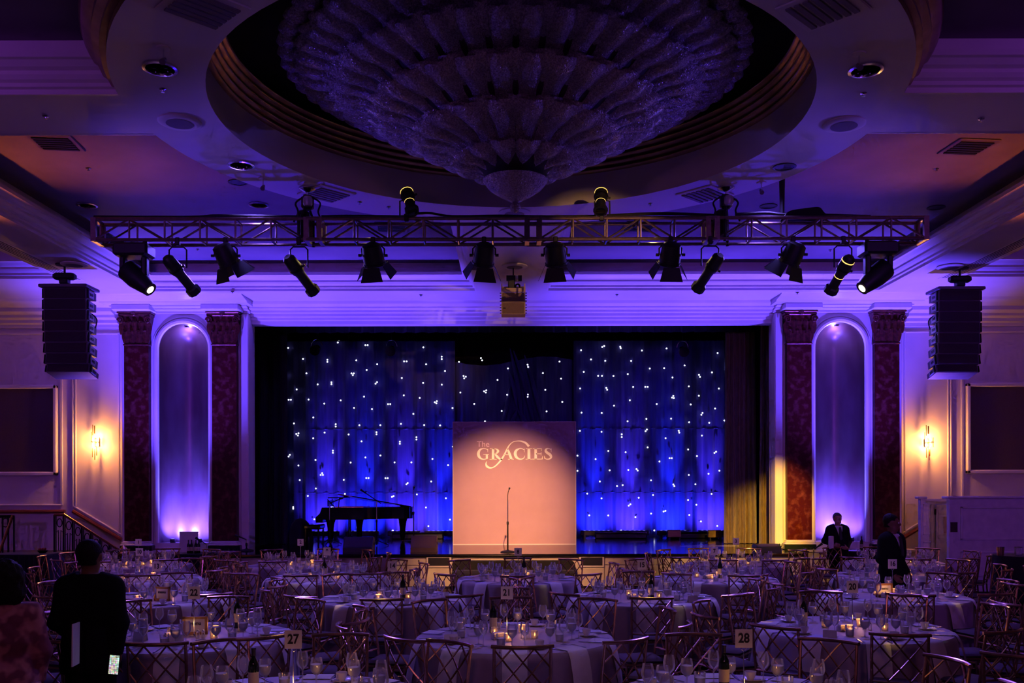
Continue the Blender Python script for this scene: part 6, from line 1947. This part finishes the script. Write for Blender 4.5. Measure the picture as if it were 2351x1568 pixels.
def person(lab, loc, rz, ht, skin, cloth, trouser, armL, armR, hair, hairm=HAIRK, woman=False, shirt=True, curl=0.5, head_turn=0.0, girth=1.0, bald=False):
    """figure faces -Y; armX = (elbow, wrist, hand direction, thumb direction) in metres for a 1.75 m body"""
    o = thing('person', lab, 'person', loc, rz)
    g = girth
    hw = 0.165 if woman else 0.185
    torso = [((-0.075, 0.0, 0.95), (0.075, 0.0, 0.95), 0.115 * g, 0.115 * g, 0.85), ((-0.07, 0, 1.05), (0.07, 0, 1.05), 0.10 * g, 0.10 * g, 0.85), ((-0.08, 0.005, 1.22), (0.08, 0.005, 1.22), 0.115 * g, 0.115 * g, 0.85),
             ((-0.11, 0.01, 1.34), (0.11, 0.01, 1.34), 0.105 * g, 0.105 * g, 0.80), ((-hw + 0.02, 0.015, 1.395), (hw - 0.02, 0.015, 1.395), 0.060, 0.060, 0.95), ((0, 0.02, 1.475), (-hw + 0.03, 0.018, 1.405), 0.045, 0.052), ((0, 0.02, 1.475), (hw - 0.03, 0.018, 1.405), 0.045, 0.052)]
    neck = [((0, 0.015, 1.42), (0, 0.0, 1.54), 0.060, 0.055)]
    ct, stt = math.cos(head_turn), math.sin(head_turn)
    hp = lambda x, y, z: (x * ct - y * stt, x * stt + y * ct, z)
    head = [(hp(0, -0.005, 1.575), hp(0, 0.012, 1.665), 0.068, 0.088), (hp(0, 0.03, 1.64), hp(0, 0.03, 1.66), 0.082, 0.082), (hp(0, -0.045, 1.555), hp(0, -0.05, 1.57), 0.036, 0.040),
            (hp(0, -0.085, 1.645), hp(0, -0.104, 1.612), 0.011, 0.016, 1, 0.012), (hp(-0.018, -0.088, 1.572), hp(0.018, -0.088, 1.572), 0.010, 0.010, 1, 0.010), (hp(-0.03, -0.078, 1.66), hp(0.03, -0.078, 1.66), 0.014, 0.014, 1, 0.015),
            (hp(-0.084, 0.012, 1.61), hp(-0.088, 0.022, 1.645), 0.012, 0.016, 1, 0.006), (hp(0.084, 0.012, 1.61), hp(0.088, 0.022, 1.645), 0.012, 0.016, 1, 0.006)]
    legs = []
    for q in (-1, 1):
        legs += [((q * 0.09, 0, 0.90), (q * 0.10, -0.012, 0.50), 0.092 * g, 0.060), ((q * 0.10, -0.012, 0.50), (q * 0.10, 0.02, 0.10), 0.060, 0.042), ((q * 0.10, 0.03, 0.05), (q * 0.115, -0.14, 0.035), 0.042, 0.034)]
    arms, sleeves, hands = [], [], []
    for q, A in ((-1, armL), (1, armR)):
        sh = (q * hw, 0.015, 1.395)
        el, wr, hd, td = A
        arms += [(sh, el, 0.055, 0.043), (el, wr, 0.043, 0.028)]
        sleeves += [(sh, el, 0.072, 0.058), (el, tuple(Vector(el).lerp(Vector(wr), 0.93)), 0.058, 0.042)]
        hands += hand(wr, hd, td, curl)
    s = ht / 1.755
    body = sdf_obj('body', torso + neck + head + legs + arms + hands, skin, o, 0.0105, 0.03)
    grow = lambda P, e: [(p[0], p[1], p[2] + e, p[3] + e) + tuple(p[4:]) for p in P]
    if woman:
        skirt = [((-0.05, 0, 0.92), (-0.06, 0, 0.45), 0.15, 0.17), ((0.05, 0, 0.92), (0.06, 0, 0.45), 0.15, 0.17)]
        sdf_obj('dress', grow(torso, 0.024) + sleeves + skirt, cloth, o, 0.014, 0.04, cut=lambda X, Y, Z: np.maximum(Z - 1.475 + 0 * X, 0.42 - Z), noise=0.004)
    else:
        tail = [((-0.09, 0.0, 0.80), (0.09, 0, 0.80), 0.145 * g, 0.145 * g, 0.88)]
        front = (lambda X, Y, Z: np.minimum(0.03 + 0 * X, (0.075 * (Z - 1.16) / 0.30) - np.abs(X)) if False else -1 + 0 * X)
        def jcut(X, Y, Z):
            hem = 0.74 - Z
            top = np.where(np.abs(X) < 0.085, Z - (1.485 + 0.02 * np.clip(Y / 0.05, -1, 1)), -1.0)
            # open lapel V at the front
            v = np.where((Y < -0.02) & (Z > 1.18), (0.085 * (Z - 1.18) / 0.28) - np.abs(X), -1.0)
            return np.maximum(np.maximum(hem, top), v)
        sdf_obj('jacket', grow(torso, 0.034) + sleeves + tail, cloth, o, 0.0125, 0.035, cut=jcut)
        sdf_obj('trousers', grow(legs[0:2] + legs[3:5], 0.022) + grow(torso[:1], 0.018), trouser, o, 0.014, 0.03, cut=lambda X, Y, Z: np.maximum(0.055 - Z, Z - 1.03))
        sdf_obj('shirt', grow(torso[2:], 0.018) + grow(neck, 0.010), SHIRT, o, 0.012, 0.03, cut=lambda X, Y, Z: np.maximum(np.maximum(Z - 1.492, 1.1 - Z), np.where(Z > 1.47, 0, np.maximum(Y - 0.03, np.abs(X) - 0.10))))
        MB().add([(-0.018, -0.120, 1.455), (0.018, -0.120, 1.455), (0.026, -0.142, 1.36), (0.034, -0.158, 1.20), (0, -0.160, 1.17), (-0.034, -0.158, 1.20), (-0.026, -0.142, 1.36),
                  (-0.018, -0.105, 1.455), (0.018, -0.105, 1.455), (0.026, -0.125, 1.36), (0.034, -0.14, 1.20), (0, -0.14, 1.17), (-0.034, -0.14, 1.20), (-0.026, -0.125, 1.36)],
                 [(6, 5, 4, 3, 2, 1, 0), (0, 1, 8, 7), (1, 2, 9, 8), (2, 3, 10, 9), (3, 4, 11, 10), (4, 5, 12, 11), (5, 6, 13, 12), (6, 0, 7, 13)]).build('tie', TIE, o)
    for q in (-1, 1):
        sdf_obj('shoe', [((q * 0.10, 0.045, 0.045), (q * 0.117, -0.16, 0.036), 0.050, 0.042), ((q * 0.10, 0.04, 0.06), (q * 0.10, 0.02, 0.09), 0.046, 0.048)], BLACKGLOSS, o, 0.012, 0.02, cut=lambda X, Y, Z: 0.0 - Z)
    if hair == 'short':
        sdf_obj('hair', [(hp(0, 0.015, 1.67), hp(0, 0.035, 1.68), 0.094, 0.092), (hp(0, 0.045, 1.60), hp(0, 0.045, 1.66), 0.070, 0.082)], hairm, o, 0.010, 0.02,
                cut=lambda X, Y, Z: np.maximum(1.575 - Z, np.where((X * stt * -1 + Y * ct) < -0.035, 1.705 - Z, np.where((X * stt * -1 + Y * ct) < 0.02, 1.665 - Z, -1))), noise=0.0015)
    elif hair == 'crop':
        sdf_obj('hair', [(hp(0, 0.02, 1.664), hp(0, 0.035, 1.668), 0.0905, 0.090), (hp(0, 0.04, 1.60), hp(0, 0.04, 1.66), 0.066, 0.082)], hairm, o, 0.010, 0.02,
                cut=lambda X, Y, Z: np.maximum(1.58 - Z, np.where((X * stt * -1 + Y * ct) < -0.01, 1.715 - Z, -1)))
    elif hair == 'curly':
        sdf_obj('hair', [(hp(0, 0.02, 1.66), hp(0, 0.04, 1.69), 0.115, 0.10), (hp(-0.05, 0.06, 1.54), hp(-0.03, 0.05, 1.66), 0.08, 0.10), (hp(0.05, 0.06, 1.54), hp(0.03, 0.05, 1.66), 0.08, 0.10)], hairm, o, 0.010, 0.03,
                cut=lambda X, Y, Z: np.where((X * stt * -1 + Y * ct) < -0.03, 1.69 - Z, -1), noise=0.010)
    for q in (-1, 1):
        MB().sphere(hp(q * 0.031, -0.079, 1.638), 0.011, 8, 6).build('eye', PORCELAIN, o, smooth=True)
        MB().sphere(hp(q * 0.031, -0.087, 1.638), 0.005, 6, 5).build('pupil', INK, o)
    o.scale = (s, s, s)
    return o


DN = (0, -0.15, -1)
p1 = person('man in a black suit seen from behind at the lower left', (-3.22, 7.15, 0), PI, 1.735, SKIN_D, SUIT, SUIT, ((-0.25, 0.04, 1.13), (-0.235, 0.06, 0.90), (0, 0.1, -1), (0.5, -0.8, 0)), ((0.25, 0.03, 1.13), (0.24, -0.20, 0.98), (0, -0.8, -0.3), (-1, 0, 0.3)), 'short', girth=1.0)
p2 = person('woman in a plum floral dress seen from behind at the left edge', (-3.36, 6.2, 0), PI + 0.5, 1.64, SKIN_D, FLORAL, FLORAL, ((-0.24, 0.02, 1.12), (-0.22, -0.06, 0.9), DN, (1, 0, 0)), ((0.27, -0.02, 1.12), (0.30, -0.25, 1.10), (0.1, -1, 0.1), (-0.3, 0, 1)), 'curly', woman=True)
p3 = person('man in a dark suit holding a white folded cloth before the right niche', (6.52, 18.75, 0), 0.12, 1.60, SKIN_L, SUIT, SUIT, ((-0.30, 0.02, 1.15), (-0.20, -0.20, 1.06), (0.8, -0.5, 0.1), (0, -0.3, 1)), ((0.29, 0.05, 1.14), (0.12, -0.20, 1.0), (-0.9, -0.35, 0.1), (0, -0.3, 1)), 'short', girth=1.12, hairm=mat('grey_cropped_hair', (0.06, 0.045, 0.045), 0.7))
p4 = person('man in a black suit turned right, standing between tables on the right', (5.32, 13.1, 0), 0.70, 1.745, SKIN_D, SUIT, SUIT, ((-0.26, 0.04, 1.14), (-0.22, -0.14, 0.93), (0.1, -0.6, -0.8), (0.6, -0.6, 0.3)), ((0.26, 0.04, 1.14), (0.24, -0.10, 0.92), (0, -0.5, -0.9), (-0.6, -0.6, 0.3)), 'short', girth=1.22, head_turn=0.6)

# what they hold
o = tag(B('paper_folder', CARD, None, -0.11, 0.11, -0.004, 0.004, -0.15, 0.15), 'white folded papers held by the woman at the lower left', 'papers')
o.location = (px(178, 6.75), 6.72, pz(1475, 6.75)); o.rotation_euler = (0.0, 0.06, 1.80)
ph = thing('mobile_phone', 'phone with a bright colourful screen held by the man at lower left', 'phone', (-2.985, 7.02, 0.815))
ph.rotation_euler = (-0.05, 0.08, 0.0)
B('case', BLACKGLOSS, ph, -0.040, 0.040, -0.004, 0.005, -0.075, 0.075, 0.003)
m = bpy.data.materials.new('phone_screen')
m.use_nodes = True
nt = m.node_tree
nt.nodes.clear()
tc = nod(nt, 'ShaderNodeTexCoord')
vo = nod(nt, 'ShaderNodeTexVoronoi'); vo.inputs['Scale'].default_value = 70; vo.inputs['Randomness'].default_value = 0.25
nt.links.new(tc.outputs['Object'], vo.inputs['Vector'])
hs = nod(nt, 'ShaderNodeHueSaturation'); hs.inputs['Saturation'].default_value = 0.55; hs.inputs['Value'].default_value = 1.3
nt.links.new(vo.outputs['Color'], hs.inputs['Color'])
rp = nod(nt, 'ShaderNodeValToRGB'); rp.color_ramp.elements[0].color = (1, 1, 1, 1); rp.color_ramp.elements[1].color = (0.12, 0.16, 0.06, 1)
rp.color_ramp.elements[0].position = 0.25; rp.color_ramp.elements[1].position = 0.75
ml = nod(nt, 'ShaderNodeVectorMath', operation='SCALE'); ml.inputs['Scale'].default_value = 62
nt.links.new(vo.outputs['Distance'], rp.inputs['Fac'])
mx = nod(nt, 'ShaderNodeMix', data_type='RGBA', blend_type='MULTIPLY'); mx.inputs[0].default_value = 0.8
nt.links.new(hs.outputs['Color'], mx.inputs[6]); nt.links.new(rp.outputs['Color'], mx.inputs[7])
em = nod(nt, 'ShaderNodeEmission'); em.inputs[1].default_value = 1.3
nt.links.new(mx.outputs[2], em.inputs[0])
ou = nod(nt, 'ShaderNodeOutputMaterial'); nt.links.new(em.outputs[0], ou.inputs[0])
B('screen', m, ph, -0.036, 0.036, -0.0055, -0.004, -0.070, 0.070)
o = thing('folded_cloth', 'white folded cloth held upright by the man before the right niche', 'napkin', (px(1907, 18.45), 18.42, pz(1246, 18.45)))
B('fold', NAPKIN, o, -0.05, 0.05, -0.02, 0.02, -0.12, 0.12, 0.008)
B('fold_layer', NAPKIN, o, -0.052, 0.0, -0.03, -0.02, -0.13, 0.11, 0.005)
